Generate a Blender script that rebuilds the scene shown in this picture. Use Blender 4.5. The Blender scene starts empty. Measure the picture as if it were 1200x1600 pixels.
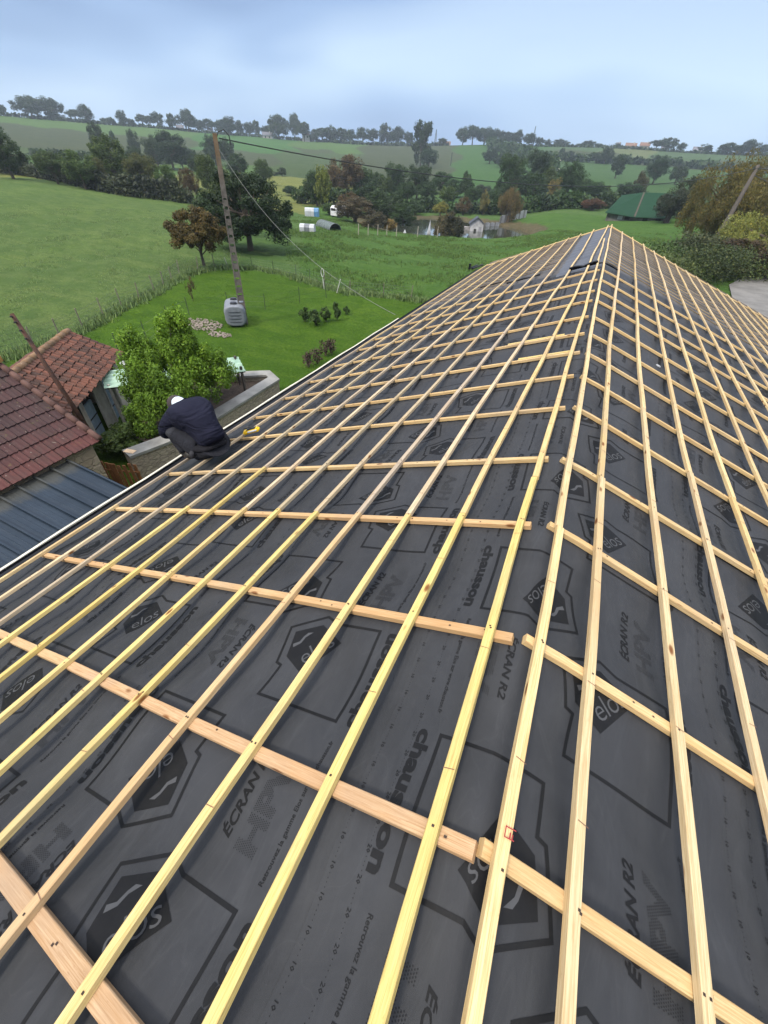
import bpy, bmesh, math, random
import numpy as np
from mathutils import Vector, Matrix, noise
random.seed(7); rng = np.random.default_rng(7)
C = bpy.context.scene.collection
sc = bpy.context.scene
R = math.radians
# ------------------------------------------------------------------ camera (solved from the photograph's lath grid)
F, PIT, YAW, ROL = 620.99, 0.7207, -0.388, 0.0633
CAM = np.array([-0.1851, 0.0, 7.2087])
TL, TR = 0.3603, 0.3367
fw = np.array([math.sin(YAW)*math.cos(PIT), math.cos(YAW)*math.cos(PIT), -math.sin(PIT)])
_r = np.array([math.cos(YAW), -math.sin(YAW), 0]); _u = np.cross(_r, fw)
RT = _r*math.cos(ROL)+_u*math.sin(ROL); UP = -_r*math.sin(ROL)+_u*math.cos(ROL)
cd = bpy.data.cameras.new('camera'); cam = bpy.data.objects.new('camera', cd); C.objects.link(cam)
m = Matrix(((RT[0], UP[0], -fw[0], CAM[0]), (RT[1], UP[1], -fw[1], CAM[1]), (RT[2], UP[2], -fw[2], CAM[2]), (0, 0, 0, 1)))
cam.matrix_world = m
cd.sensor_fit = 'VERTICAL'; cd.sensor_height = 24; cd.lens = 24*F/1600; cd.clip_start = 0.05; cd.clip_end = 5000
sc.camera = cam

def ray(px, py):
    d = fw + RT*(px-600)/F - UP*(py-800)/F
    return d/np.linalg.norm(d)
def at(px, py, z=0.0):
    d = ray(px, py); t = (z-CAM[2])/d[2]; P = CAM+t*d
    return Vector((P[0], P[1], z))
def atdist(px, py, r):
    d = ray(px, py); t = r/math.hypot(d[0], d[1]); P = CAM+t*d
    return Vector(P)
# ------------------------------------------------------------------ terrain height
AZ = [-180, -90, -60, -50, -33, -22, -12, -3, 8, 40, 180]
RR = [0, 45, 80, 110, 140, 200, 300, 450, 650, 850, 1300]
TZ = np.array([
 [0, 0, 0, 0, 0, 0, 0, 4, 14, 12, 5],
 [0, 0, 1, 1.5, 1.6, .5, 2, 10, 24, 18, 5],
 [0, 0, .8, 1.4, 1.4, .0, 1, 9, 24, 18, 5],
 [0, 0, .2, 0, .2, -.5, 1, 9, 23.6, 18, 5],
 [0, -.3, -1.2, -1.6, -1.6, -.5, 2, 9.5, 22.5, 17, 5],
 [0, -.5, -1.9, -2.3, -2.2, -.3, 3, 11, 24, 18, 5],
 [0, -.5, -1.5, -1.9, -1.4, .6, 4.2, 13, 29, 20, 5],
 [0, -.1, -.1, -.1, .2, 1.3, 5, 14, 31.5, 22, 5],
 [0, .2, .8, 1.1, 1.3, 1.9, 5, 14, 30.5, 22, 5],
 [0, .2, .8, 1.2, 1.5, 2, 5, 13, 28, 22, 5],
 [0, 0, 0, 0, 0, 0, 0, 4, 14, 12, 5]], float)
_azc = R(-17.0); POND = (CAM[0]+103*math.sin(_azc), 103*math.cos(_azc))
def pondd(x, y):
    dx = x-POND[0]; dy = y-POND[1]
    a = .86*(dx*math.cos(_azc)-dy*math.sin(_azc)); b = dx*math.sin(_azc)+dy*math.cos(_azc)
    return np.sqrt((a/14.5)**2+(b/17.5)**2)
PZ = -2.55
def smooth(t): return t*t*(3-2*t)
def hgt(x, y):
    x = np.asarray(x, float); y = np.asarray(y, float)
    dx = x-CAM[0]; r = np.hypot(dx, y); az = np.degrees(np.arctan2(dx, y))
    ia = np.clip(np.searchsorted(AZ, az)-1, 0, len(AZ)-2); ir = np.clip(np.searchsorted(RR, r)-1, 0, len(RR)-2)
    A = np.array(AZ, float); Q = np.array(RR, float)
    ta = smooth(np.clip((az-A[ia])/(A[ia+1]-A[ia]), 0, 1)); tr = np.clip((r-Q[ir])/(Q[ir+1]-Q[ir]), 0, 1)
    def row(i):
        a0 = TZ[i, np.clip(ir-1, 0, 10)]; a1 = TZ[i, ir]; a2 = TZ[i, ir+1]; a3 = TZ[i, np.clip(ir+2, 0, 10)]
        m1 = (a2-np.where(ir > 0, a0, a1))*.5; m2 = (a3-a1)*.5
        t = tr; return (2*t**3-3*t**2+1)*a1+(t**3-2*t**2+t)*m1+(-2*t**3+3*t**2)*a2+(t**3-t**2)*m2
    z = row(ia)*(1-ta)+row(ia+1)*ta
    far = np.clip((r-40)/60, 0, 1)
    z = z+far*(.35*np.sin(x*.05+1)*np.cos(y*.04)+.5*np.clip((r-200)/200, 0, 1)*np.sin(x*.013)*np.sin(y*.017+2))
    d = pondd(x, y)
    w = np.clip((1.25-d)/.25, 0, 1); z = z*(1-w)+np.where(d < 1, -3.4, -2.2)*w
    return z
def H(x, y): return float(hgt(x, y))
def onground(px, py, rmax=1200):
    d = ray(px, py); h = math.hypot(d[0], d[1]); rs = np.geomspace(5, rmax, 1500)
    P = CAM[None, :]+d[None, :]*(rs/h)[:, None]
    dz = P[:, 2]-hgt(P[:, 0], P[:, 1]); k = np.argmax(dz < 0)
    if dz[k] >= 0: k = -1
    return Vector((P[k, 0], P[k, 1], float(hgt(P[k, 0], P[k, 1]))))
# ------------------------------------------------------------------ object helpers
def tag(o, label=None, cat=None, group=None, kind=None):
    if label: o['label'] = label
    if cat: o['category'] = cat
    if group: o['group'] = group
    if kind: o['kind'] = kind
    return o
def empty(name, loc=(0, 0, 0), rz=0.0, **k):
    o = bpy.data.objects.new(name, None); C.objects.link(o); o.location = loc; o.rotation_euler = (0, 0, rz)
    o.empty_display_size = .2
    return tag(o, **k)
def setmats(me, mats):
    for x in (mats if isinstance(mats, (list, tuple)) else [mats]): me.materials.append(x)
def link(name, me, mats=None, parent=None, smooth_=False, **k):
    if mats is not None: setmats(me, mats)
    o = bpy.data.objects.new(name, me); C.objects.link(o)
    if parent: 
        o.parent = parent
        if parent.type == 'MESH' or True:
            o.matrix_parent_inverse = Matrix()
    if smooth_: me.polygons.foreach_set('use_smooth', [True]*len(me.polygons))
    return tag(o, **k)
class MB:
    """collects geometry in the parent's local coordinates"""
    def __init__(s): s.v = []; s.f = []; s.mi = []; s.uv = []
    def add(s, vs, fs, mi=0, uv=None):
        o = len(s.v); s.v += [tuple(x) for x in vs]
        for i, f in enumerate(fs):
            s.f.append([o+a for a in f]); s.mi.append(mi); s.uv.append(uv[i] if uv else [(0, 0)]*len(f))
    def box(s, c, d, rz=0, M=None, mi=0, taper=1.0, bev=0.0):
        x, y, z = d[0]/2, d[1]/2, d[2]/2
        if bev > 0:
            bm = bmesh.new(); bmesh.ops.create_cube(bm, size=1)
            for v in bm.verts: v.co = Vector((v.co.x*d[0], v.co.y*d[1], v.co.z*d[2]))
            bmesh.ops.bevel(bm, geom=bm.edges[:], offset=bev, segments=2, affect='EDGES')
            bm.verts.index_update(); vs = [v.co.copy() for v in bm.verts]; fs = [[v.index for v in f.verts] for f in bm.faces]; bm.free()
        else:
            vs = [Vector((a*x, b*y, -z)) for a, b in ((-1, -1), (1, -1), (1, 1), (-1, 1))]+[Vector((a*x*taper, b*y*taper, z)) for a, b in ((-1, -1), (1, -1), (1, 1), (-1, 1))]
            fs = [[3, 2, 1, 0], [4, 5, 6, 7], [0, 1, 5, 4], [1, 2, 6, 5], [2, 3, 7, 6], [3, 0, 4, 7]]
        T = Matrix.Translation(c) @ (M if M is not None else Matrix.Rotation(rz, 4, 'Z'))
        s.add([T @ v for v in vs], fs, mi)
    def tube(s, pts, rad, n=8, mi=0, cap=True):
        pts = [Vector(p) for p in pts]; k = len(pts)
        rads = rad if isinstance(rad, (list, tuple)) else [rad]*k
        vs = []; a = None
        for i, p in enumerate(pts):
            t = (pts[min(i+1, k-1)]-pts[max(i-1, 0)]).normalized()
            if a is None: a = t.orthogonal().normalized()
            a = (a-t*a.dot(t)).normalized(); b = t.cross(a)
            for j in range(n):
                w = 2*math.pi*j/n; vs.append(p+(a*math.cos(w)+b*math.sin(w))*rads[i])
        fs = [[i*n+j, i*n+(j+1) % n, (i+1)*n+(j+1) % n, (i+1)*n+j] for i in range(k-1) for j in range(n)]
        if cap: fs += [list(range(n))[::-1], [(k-1)*n+j for j in range(n)]]
        s.add(vs, fs, mi)
    def quad(s, a, b, c, d, mi=0): s.add([a, b, c, d], [[0, 1, 2, 3]], mi)
    def mesh(s, name):
        me = bpy.data.meshes.new(name); me.from_pydata(s.v, [], s.f)
        me.polygons.foreach_set('material_index', s.mi)
        uvl = me.uv_layers.new(name='UVMap'); flat = [c for f in s.uv for uvp in f for c in uvp]
        uvl.data.foreach_set('uv', flat); me.update(); return me
    def build(s, name, mats, parent=None, smooth_=False, **k):
        return link(name, s.mesh(name), mats, parent, smooth_, **k)
# ------------------------------------------------------------------ material helpers
class N:
    def __init__(s, name):
        s.m = bpy.data.materials.new(name); s.m.use_nodes = True; s.t = s.m.node_tree; s.t.nodes.clear()
        s.out = s.t.nodes.new('ShaderNodeOutputMaterial'); s.b = s.t.nodes.new('ShaderNodeBsdfPrincipled')
        s.t.links.new(s.b.outputs[0], s.out.inputs[0])
    def n(s, typ, ins=None, **k):
        x = s.t.nodes.new('ShaderNode'+typ)
        for a, v in k.items(): setattr(x, a, v)
        for a, v in (ins or {}).items():
            if isinstance(v, bpy.types.NodeSocket): s.t.links.new(v, x.inputs[a])
            else: x.inputs[a].default_value = v
        return x
    def set(s, **k):
        for a, v in k.items():
            a = {'col': 'Base Color', 'rough': 'Roughness', 'metal': 'Metallic', 'normal': 'Normal', 'spec': 'Specular IOR Level', 'emis': 'Emission Color', 'estr': 'Emission Strength', 'trans': 'Transmission Weight'}[a]
            if isinstance(v, bpy.types.NodeSocket): s.t.links.new(v, s.b.inputs[a])
            else: s.b.inputs[a].default_value = v
        return s
    def pos(s): return s.n('NewGeometry').outputs['Position']
    def obj(s): return s.n('TexCoord').outputs['Object']
    def uv(s): return s.n('TexCoord').outputs['UV']
    def mapv(s, vec, scale=(1, 1, 1), loc=(0, 0, 0), rot=(0, 0, 0)):
        return s.n('Mapping', {'Vector': vec, 'Scale': scale, 'Location': loc, 'Rotation': rot}).outputs[0]
    def noise(s, vec, scale=5, detail=4, rough=.6, out='Fac', dist=0.0):
        return s.n('TexNoise', {'Vector': vec, 'Scale': scale, 'Detail': detail, 'Roughness': rough, 'Distortion': dist}).outputs[out]
    def ramp(s, fac, stops):
        x = s.n('ValToRGB', {'Fac': fac}); e = x.color_ramp.elements
        while len(e) < len(stops): e.new(.5)
        for q, (p, c) in zip(e, stops):
            q.position = p; q.color = (c[0], c[1], c[2], 1) if not isinstance(c, (int, float)) else (c, c, c, 1)
        return x.outputs[0]
    def mix(s, fac, a, b, mode='MIX'):
        x = s.n('Mix', data_type='RGBA', blend_type=mode)
        for sock, v in ((x.inputs[0], fac), (x.inputs[6], a), (x.inputs[7], b)):
            if isinstance(v, bpy.types.NodeSocket): s.t.links.new(v, sock)
            elif isinstance(v, (int, float)): sock.default_value = v
            else: sock.default_value = (v[0], v[1], v[2], 1)
        return x.outputs[2]
    def math(s, op, a, b=0.0, clamp=False):
        x = s.n('Math', operation=op, use_clamp=clamp)
        for i, v in enumerate((a, b)):
            if isinstance(v, bpy.types.NodeSocket): s.t.links.new(v, x.inputs[i])
            else: x.inputs[i].default_value = v
        return x.outputs[0]
    def bump(s, h, strength=.3, dist=.01):
        return s.n('Bump', {'Height': h, 'Strength': strength, 'Distance': dist}).outputs[0]
def simple(name, col, rough=.7, metal=0.0, var=.25, scale=6.0, bump=.0, bscale=40, bdist=.004):
    n = N(name); p = n.obj(); f = n.noise(p, scale, 5, .65)
    c = n.ramp(f, [(.3, tuple(x*(1-var) for x in col)), (.7, tuple(min(1, x*(1+var)) for x in col))])
    n.set(col=c, rough=rough, metal=metal)
    if bump: n.set(normal=n.bump(n.noise(p, bscale, 4, .6), bump, bdist))
    return n.m

# wood
def wood(name):
    n = N(name); uv = n.uv(); oi = n.n('ObjectInfo'); rnd = oi.outputs['Random']
    off = n.n('CombineXYZ', {'X': n.math('MULTIPLY', rnd, 37.0), 'Y': n.math('MULTIPLY', rnd, 11.0), 'Z': n.math('MULTIPLY', rnd, 5.0)}).outputs[0]
    v = n.n('VectorMath', {0: uv, 1: off}, operation='ADD').outputs[0]
    g = n.noise(n.mapv(v, (1.6, 60, 1)), 4, 6, .65, dist=1.2)
    g2 = n.noise(n.mapv(v, (.9, 14, 1)), 3, 3, .5, dist=.6)
    big = n.noise(n.mapv(v, (1.1, 1.5, 1)), 1.2, 2, .5)
    base = oi.outputs['Color']
    c = n.mix(n.ramp(g, [(.35, 0), (.65, 1)]), n.mix(1.0, base, (.74, .64, .52), 'MULTIPLY'), n.mix(1.0, base, (1.12, 1.13, 1.14), 'MULTIPLY'))
    c = n.mix(n.ramp(g2, [(.55, 0), (.75, .45)]), c, n.mix(1.0, base, (.86, .66, .42), 'MULTIPLY'))
    c = n.mix(n.ramp(big, [(.50, 0), (.70, .55)]), c, n.mix(1.0, base, (.78, .66, .55), 'MULTIPLY'))
    vo = n.n('TexVoronoi', {'Vector': n.mapv(v, (5.5, 13, 1)), 'Scale': 1.0, 'Randomness': 1.0})
    kn = n.ramp(vo.outputs['Distance'], [(.05, 1), (.10, .85), (.17, 0)])
    pick = n.ramp(n.n('SeparateColor', {'Color': vo.outputs['Color']}).outputs[0], [(.42, 0), (.46, 1)])
    kf = n.math('MULTIPLY', kn, pick)
    c = n.mix(kf, c, (.16, .06, .016))
    sp = n.ramp(n.noise(n.mapv(v, (9, 40, 1)), 3, 4, .7), [(.62, 0), (.72, .5)]); c = n.mix(sp, c, n.mix(1.0, base, (.55, .42, .30), 'MULTIPLY'))
    w = n.noise(n.pos(), 1.1, 4, .7)
    c = n.mix(n.ramp(w, [(.50, 0), (.74, .5)]), c, (.26, .22, .18))
    n.set(col=c, rough=.72, spec=.25, normal=n.bump(n.math('ADD', g, n.math('MULTIPLY', kf, .5)), .35, .002))
    return n.m
M_WOOD = wood('sawn_pine')
M_NAIL = simple('rusty_nail', (.06, .04, .03), .5, .6)
M_PENCIL = simple('pencil_stroke', (.16, .08, .05), .8)
M_RED = simple('red_crayon', (.25, .02, .02), .7)
# roof membrane
def membrane_mat(name, base, dusty=.6):
    n = N(name); uv = n.uv(); p = n.pos()
    weave = n.noise(n.mapv(uv, (90, 90, 1)), 8, 3, .6)
    cl = n.noise(uv, 1.7, 6, .68, dist=.7); st = n.noise(n.mapv(uv, (7, 1.3, 1)), 1.2, 5, .7, dist=1.5)
    c = n.ramp(cl, [(.25, tuple(x*.72 for x in base)), (.5, base), (.8, tuple(x*1.25+.006 for x in base))])
    c = n.mix(n.ramp(st, [(.50, 0), (.74, .34*dusty)]), c, (.070, .074, .080))
    crease = n.ramp(n.math('ABSOLUTE', n.math('SUBTRACT', n.noise(n.mapv(uv, (3.0, .9, 1)), 1.3, 2, .5, dist=1.3), .5)), [(.0, .10*dusty), (.006, 0)]); c = n.mix(crease, c, (.105, .107, .11))
    c = n.mix(n.ramp(n.noise(uv, 5.5, 6, .72, dist=2.2), [(.60, 0), (.78, .25*dusty)]), c, (.085, .085, .087))
    c = n.mix(n.math('MULTIPLY', weave, .12), c, tuple(x*.6 for x in base))
    h = n.math('ADD', n.math('MULTIPLY', weave, .06), n.math('ADD', n.noise(n.mapv(uv, (2.5, 1.2, 1)), 1.6, 3, .5, dist=.6), n.math('MULTIPLY', n.noise(n.mapv(uv, (5, 3, 1)), 3, 2, .5, dist=.6), .22)))
    n.set(col=c, rough=n.ramp(cl, [(.3, .5), (.7, .66)]), spec=.22, normal=n.bump(h, .5, .022))
    return n.m
M_MEM = membrane_mat('underlay_membrane', (.031, .033, .037))
M_MEM2 = membrane_mat('aged_underlay_membrane', (.082, .077, .074), .9)
M_PATCH = membrane_mat('blue_grey_underlay', (.080, .088, .106), .8)
def ink_mat(name, col, al=.9):
    n = N(name); uv = n.uv()
    w = n.ramp(n.noise(uv, 14, 6, .75), [(.3, 0), (.75, .5)])
    n.set(col=n.mix(w, col, tuple(x*.6+.011 for x in col)), rough=.6, spec=.2,
          normal=n.bump(n.noise(n.mapv(uv, (2.5, 1.2, 1)), 1.6, 3, .5, dist=.6), .4, .02)); return n.m
M_INK = ink_mat('black_print', (.0045, .005, .006)); M_INK2 = ink_mat('faint_halftone_print', (.010, .011, .013)); M_LITE = ink_mat('pale_print', (.060, .063, .068))
M_ZINC = simple('dark_coated_metal', (.010, .012, .016), .42, .5, .2, 3)
M_WHITEEDGE = simple('gutter_lip_highlight', (.56, .54, .45), .7, 0, .15, 5)  # pale tone stands in for the highlight on the gutter's front lip
# ------------------------------------------------------------------ the house and its roof
house = empty('house', (0, 8, 0), label='long farmhouse whose black underlay roof is being fitted with pale wooden laths', cat='house')
HO = Vector((0, 8, 0))
CL, SL, CR, SR = math.cos(TL), math.sin(TL), math.cos(TR), math.sin(TR)
RID = 6.0
def rp(u, y, n):
    """roof coordinates (u across from the ridge, left negative; y along; n above the lath tops) to local house coordinates"""
    s, c = (SL, CL) if u < 0 else (SR, CR)
    e = .05
    z = -(math.sqrt(u*u+e*e)-e)*s+n*c
    k = u/math.sqrt(u*u+e*e)
    return Vector((u*c+k*n*s, y-HO.y, RID+z))
ROWS = [-2.15, -1.55, -.92, -.293, .278, .913, 1.570, 2.2065, 2.95, 3.60, 4.24, 4.89, 5.62, 6.50, 7.16, 8.05, 9.02]
OLD0 = 9.75
def sagn(u, y):
    # underlay hangs a little between the counter battens and lies tight under them
    k = np.searchsorted(ROWS, y)
    if 0 < k < len(ROWS): t = (y-ROWS[k-1])/(ROWS[k]-ROWS[k-1])
    else: t = (y/.62) % 1.0
    s = .026*math.sin(math.pi*t)**2
    w = .0065*math.sin(u*5.3+2*math.sin(y*1.7))*math.sin(math.pi*t)+.0028*math.sin(u*17+y*9+2*math.sin(u*2.1))*math.sin(math.pi*t)+.0025*math.sin(u*9-y*16+3*math.sin(y*1.1))*math.sin(math.pi*t)
    edge = .010*math.exp(-((u)/.12)**2)
    return -.0545-s+w+edge*0
def memp(u, y, lift=0.0): return rp(u, y, sagn(u, y)+lift)
ROLLC = [.21+1.19*k for k in range(-4, 6)]
UL, UR = -4.04, 6.15
Y0, Y1 = -2.3, 17.9
def strip(name, u0, u1, y0, y1, mat, lift, du=.03, dy=.06, **k):
    us = np.linspace(u0, u1, max(2, int((u1-u0)/du)+1)); ys = np.linspace(y0, y1, max(2, int((y1-y0)/dy)+1))
    vs = []; uvs = []
    for y in ys:
        for u in us:
            vs.append(memp(u, y, lift)); uvs.append((u, y))
    nu = len(us); fs = [(j*nu+i, j*nu+i+1, (j+1)*nu+i+1, (j+1)*nu+i) for j in range(len(ys)-1) for i in range(nu-1)]
    me = bpy.data.meshes.new(name); me.from_pydata(vs, [], fs)
    uvl = me.uv_layers.new(name='UVMap'); li = np.zeros(len(me.loops), int); me.loops.foreach_get('vertex_index', li)
    uvl.data.foreach_set('uv', np.array(uvs)[li].ravel())
    return link(name, me, mat, house, True, **k)
rolls = []
for i, c in enumerate(ROLLC):
    a, b = max(UL, c-.595), min(UR, c+.595)
    # the higher roll laps over the lower one
    if c < .21: a2, b2, lift = a, min(b+.10, UR), -.0035*(abs(i-4))
    elif c > .3: a2, b2, lift = max(a-.10, UL), b, -.0035*abs(i-4)
    else: a2, b2, lift = a, b, 0.0
    if b2-a2 < .05: continue
    rolls.append((strip('membrane_strip', a2, b2, Y0, OLD0+.25, M_MEM, lift), c, lift, a2, b2))
# older underlay further along, with a loose blue-grey patch by the ridge
strip('membrane_strip', UL, UR, OLD0+.1, Y1, M_MEM2, -.024, .08, .1)
strip('membrane_strip', -.85, -.02, OLD0-.1, Y1-.02, M_PATCH, .004, .05, .1)
# curled black edge of the underlay
for (u0, u1, yy, hgt_) in ((-1.9, -1.2, OLD0+.45, .05), (-.60, -.1, OLD0-.02, .12), (-.1, .30, OLD0-.05, .05), (-2.6, -1.95, OLD0+.9, .04)):
    fl = MB(); k = 14
    for j in range(k):
        a = u0+(u1-u0)*j/k; b = u0+(u1-u0)*(j+1)/k
        f1 = hgt_*(.45+.55*abs(math.sin(a*9))); f2 = hgt_*(.45+.55*abs(math.sin(b*9)))
        p = [rp(a, yy, -.03), rp(b, yy, -.03), rp(b, yy-.03-.3*f2, -.03+f2*.5), rp(a, yy-.03-.3*f1, -.03+f1*.5)]
        fl.quad(*p); q = [rp(a, yy-.1*f1, -.02+f1*.5), rp(b, yy-.1*f2, -.02+f2*.5)]
        fl.quad(p[3], p[2], q[1], q[0])
    fl.build('torn_membrane_edge', M_INK, house)
# ---- printing on the underlay
def textmesh(txt, bold=0.0, shear=0.0, spacing=1.0, res=3):
    cu = bpy.data.curves.new('t', 'FONT'); cu.body = txt; cu.size = 1; cu.offset = bold; cu.shear = shear; cu.space_character = spacing
    cu.resolution_u = res; cu.dimensions = '2D'; cu.fill_mode = 'FRONT'
    o = bpy.data.objects.new('t', cu); C.objects.link(o); dg = bpy.context.evaluated_depsgraph_get(); me = bpy.data.meshes.new_from_object(o.evaluated_get(dg))
    vs = np.zeros(len(me.vertices)*3); me.vertices.foreach_get('co', vs); vs = vs.reshape(-1, 3)[:, :2]
    fs = [list(p.vertices) for p in me.polygons]
    bpy.data.objects.remove(o); bpy.data.curves.remove(cu); bpy.data.meshes.remove(me)
    return vs, fs
def fit(tm, x0, x1, y0, h):
    v, f = tm; v = v.copy(); mn = v.min(0); mx = v.max(0)
    v[:, 0] = x0+(v[:, 0]-mn[0])/(mx[0]-mn[0])*(x1-x0); v[:, 1] = y0+(v[:, 1])*h
    return v, f
def subdiv2d(v, f, L):
    bm = bmesh.new(); bv = [bm.verts.new((a, b, 0)) for a, b in v]
    for q in f:
        try: bm.faces.new([bv[i] for i in q])
        except ValueError: pass
    bmesh.ops.triangulate(bm, faces=bm.faces[:])
    for _ in range(5):
        es = [e for e in bm.edges if e.calc_length() > L]
        if not es: break
        bmesh.ops.subdivide_edges(bm, edges=es, cuts=1); bmesh.ops.triangulate(bm, faces=bm.faces[:])
    bm.verts.index_update(); v2 = np.array([(a.co.x, a.co.y) for a in bm.verts]); f2 = [[a.index for a in q.verts] for q in bm.faces]; bm.free()
    return v2, f2
BOX = [(0, .065), (.39, .065), (.385, .28), (.41, .35), (.32, .515), (.145, .475), (.138, .448), (0, .455)]
DIA = [(.30, .47), (.36, .352), (.30, .223), (.136, .336), (.184, .441)]
def outline(poly, w):
    n = len(poly); V = []; Fc = []
    cx = sum(p[0] for p in poly)/n; inn = []
    P = [Vector(p) for p in poly]
    for i in range(n):
        a = (P[i]-P[i-1]).normalized(); b = (P[(i+1) % n]-P[i]).normalized()
        na = Vector((-a.y, a.x)); nb = Vector((-b.y, b.x)); mm = (na+nb).normalized(); k = w/max(.35, mm.dot(na))
        inn.append(P[i]+mm*k)
    V = [tuple(p) for p in P]+[tuple(p) for p in inn]
    for i in range(n): Fc.append([i, (i+1) % n, n+(i+1) % n, n+i])
    return V, Fc
T_CH = fit(textmesh('chausson', .045, 0, 1.02), 0.0, .385, -.002, .062)
_e = textmesh('elos', -.006, .0, .95); _v = _e[0].copy(); _v[:, 0] = (_v[:, 0]-_v[:, 0].min())/(_v[:, 0].max()-_v[:, 0].min())*.150; _v[:, 1] *= .100
a_ = R(-39); _v2 = np.stack([_v[:, 0]*math.cos(a_)-_v[:, 1]*math.sin(a_)+.170, _v[:, 0]*math.sin(a_)+_v[:, 1]*math.cos(a_)+.340], 1)
T_EL = (_v2, _e[1])
# leaf swoosh above the word
sw = [(.228, .435), (.255, .408), (.285, .402), (.315, .378), (.308, .402), (.288, .413), (.26, .420), (.243, .445)]
T_SW = (np.array(sw), [[0, 1, 6, 7], [1, 2, 5, 6], [2, 3, 4, 5]])
T_EC = fit(textmesh('ÉCRAN R2', .03, .25), 0, .24, 0, .046)
T_RE = fit(textmesh('Retrouvez la gamme Elos sur www.chausson.fr', .01), 0, .385, 0, .020)
T_10 = textmesh('· · 10 · ·', .01, 0, 1.0, 1); T_20 = textmesh('· · 20 · ·', .01, 0, 1.0, 1)
def dotted():
    v, f = fit(textmesh('HPV', .05), 0, .25, 0, .105)
    # sample dots inside the letters
    tris = []
    for q in f:
        for i in range(1, len(q)-1): tris.append((v[q[0]], v[q[i]], v[q[i+1]]))
    T = np.array(tris); V = []; Fc = []
    def inside(p):
        d = lambda a, b: (b[:, 0]-a[:, 0])*(p[1]-a[:, 1])-(b[:, 1]-a[:, 1])*(p[0]-a[:, 0])
        s1 = d(T[:, 0], T[:, 1]); s2 = d(T[:, 1], T[:, 2]); s3 = d(T[:, 2], T[:, 0])
        return bool(np.any(((s1 >= 0) & (s2 >= 0) & (s3 >= 0)) | ((s1 <= 0) & (s2 <= 0) & (s3 <= 0))))
    st = .0062; r = .0021
    for j in range(-1, 20):
        for i in range(0, 42):
            x = i*st+(j % 2)*st/2; y = j*st
            if inside((x, y)):
                o = len(V); V += [(x-r, y), (x, y-r), (x+r, y), (x, y+r)]; Fc.append([o, o+1, o+2, o+3])
    return np.array(V), Fc
T_HP = dotted()
U_BOX = subdiv2d(*outline(BOX, .011), .05); U_DIA = subdiv2d(DIA, [list(range(5))], .045)
for (ro, c, lift, a2, b2) in rolls:
    V = []; Fs = []; MI = []
    def put(tm, X0, Y0_, rev, ybase, mi, lf):
        v, f = tm; o = len(V); us = []
        for X, Y in v:
            X = X+X0; Y = Y+Y0_
            if not rev: u, y = c+.48-Y, ybase+X
            else: u, y = c-.48+Y, ybase-X
            us.append((u, y)); V.append((memp(u, y, lift+lf), (u, y)))
        for q in f:
            if any(not(a2+.004 < us[i][0] < b2-.004) or us[i][1] > OLD0 for i in q): continue
            g = [o+i for i in q]
            Fs.append(g); MI.append(mi)
    ph = (c*1.7) % .3-.15
    yA = {.21: .64}.get(round(c, 2), .46 if abs(c+.98) < .01 else (.393 if abs(c+2.17) < .01 else .46+ph))
    yB = {.21: .534}.get(round(c, 2), .35 if abs(c+.98) < .01 else .30+ph)
    for k in range(-3, 11):
        for rev, yb in ((False, yA+.895*k), (True, yB+.895*k)):
            if yb > OLD0+.2 or yb < Y0: continue
            near = -1.2 < yb < 4.6
            put(T_CH, 0, 0, rev, yb, 0, .0016); put(U_BOX, 0, 0, rev, yb, 0, .0016); put(U_DIA, 0, 0, rev, yb, 0, .0016)
            put(T_EL, 0, 0, rev, yb, 2, .0026); put(T_SW, 0, 0, rev, yb, 2, .0026)
            put(T_EC, -.40, .215, rev, yb, 0, .0016)
            if near:
                put(T_RE, -.445, .035, rev, yb, 0, .0016); put(T_HP, -.41, .105, rev, yb, 1, .0016)
    # overlap guide figures along the roll edge
    for tm0, uu in ((T_10, c-.583), (T_20, c-.50)):
        v0, f0 = fit(tm0, 0, .058, 0, .016)
        for k in range(-24, 66 if uu > -3 else 40):
            yy = k*.0635+.03; o = len(V); us = []
            for X, Y in v0:
                u, y = uu+Y, yy-X
                us.append(u); V.append((memp(u, y, lift+.0016), (u, y)))
            for q in f0:
                if all(a2+.002 < us[i] < b2-.002 for i in q): Fs.append([o+i for i in q]); MI.append(0)
    me = bpy.data.meshes.new('printed_lettering'); me.from_pydata([p for p, _ in V], [], Fs)
    me.polygons.foreach_set('material_index', MI)
    uvl = me.uv_layers.new(name='UVMap'); li = np.zeros(len(me.loops), int); me.loops.foreach_get('vertex_index', li)
    uvl.data.foreach_set('uv', np.array([q for _, q in V])[li].ravel())
    # make every face look up
    bm = bmesh.new(); bm.from_mesh(me)
    bmesh.ops.delete(bm, geom=[v for v in bm.verts if not v.link_faces], context='VERTS')
    for f in bm.faces:
        f.normal_update()
        if f.normal.z < 0: f.normal_flip()
    bm.to_mesh(me); bm.free()
    link('printed_lettering', me, [M_INK, M_INK2, M_LITE], ro)
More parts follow.
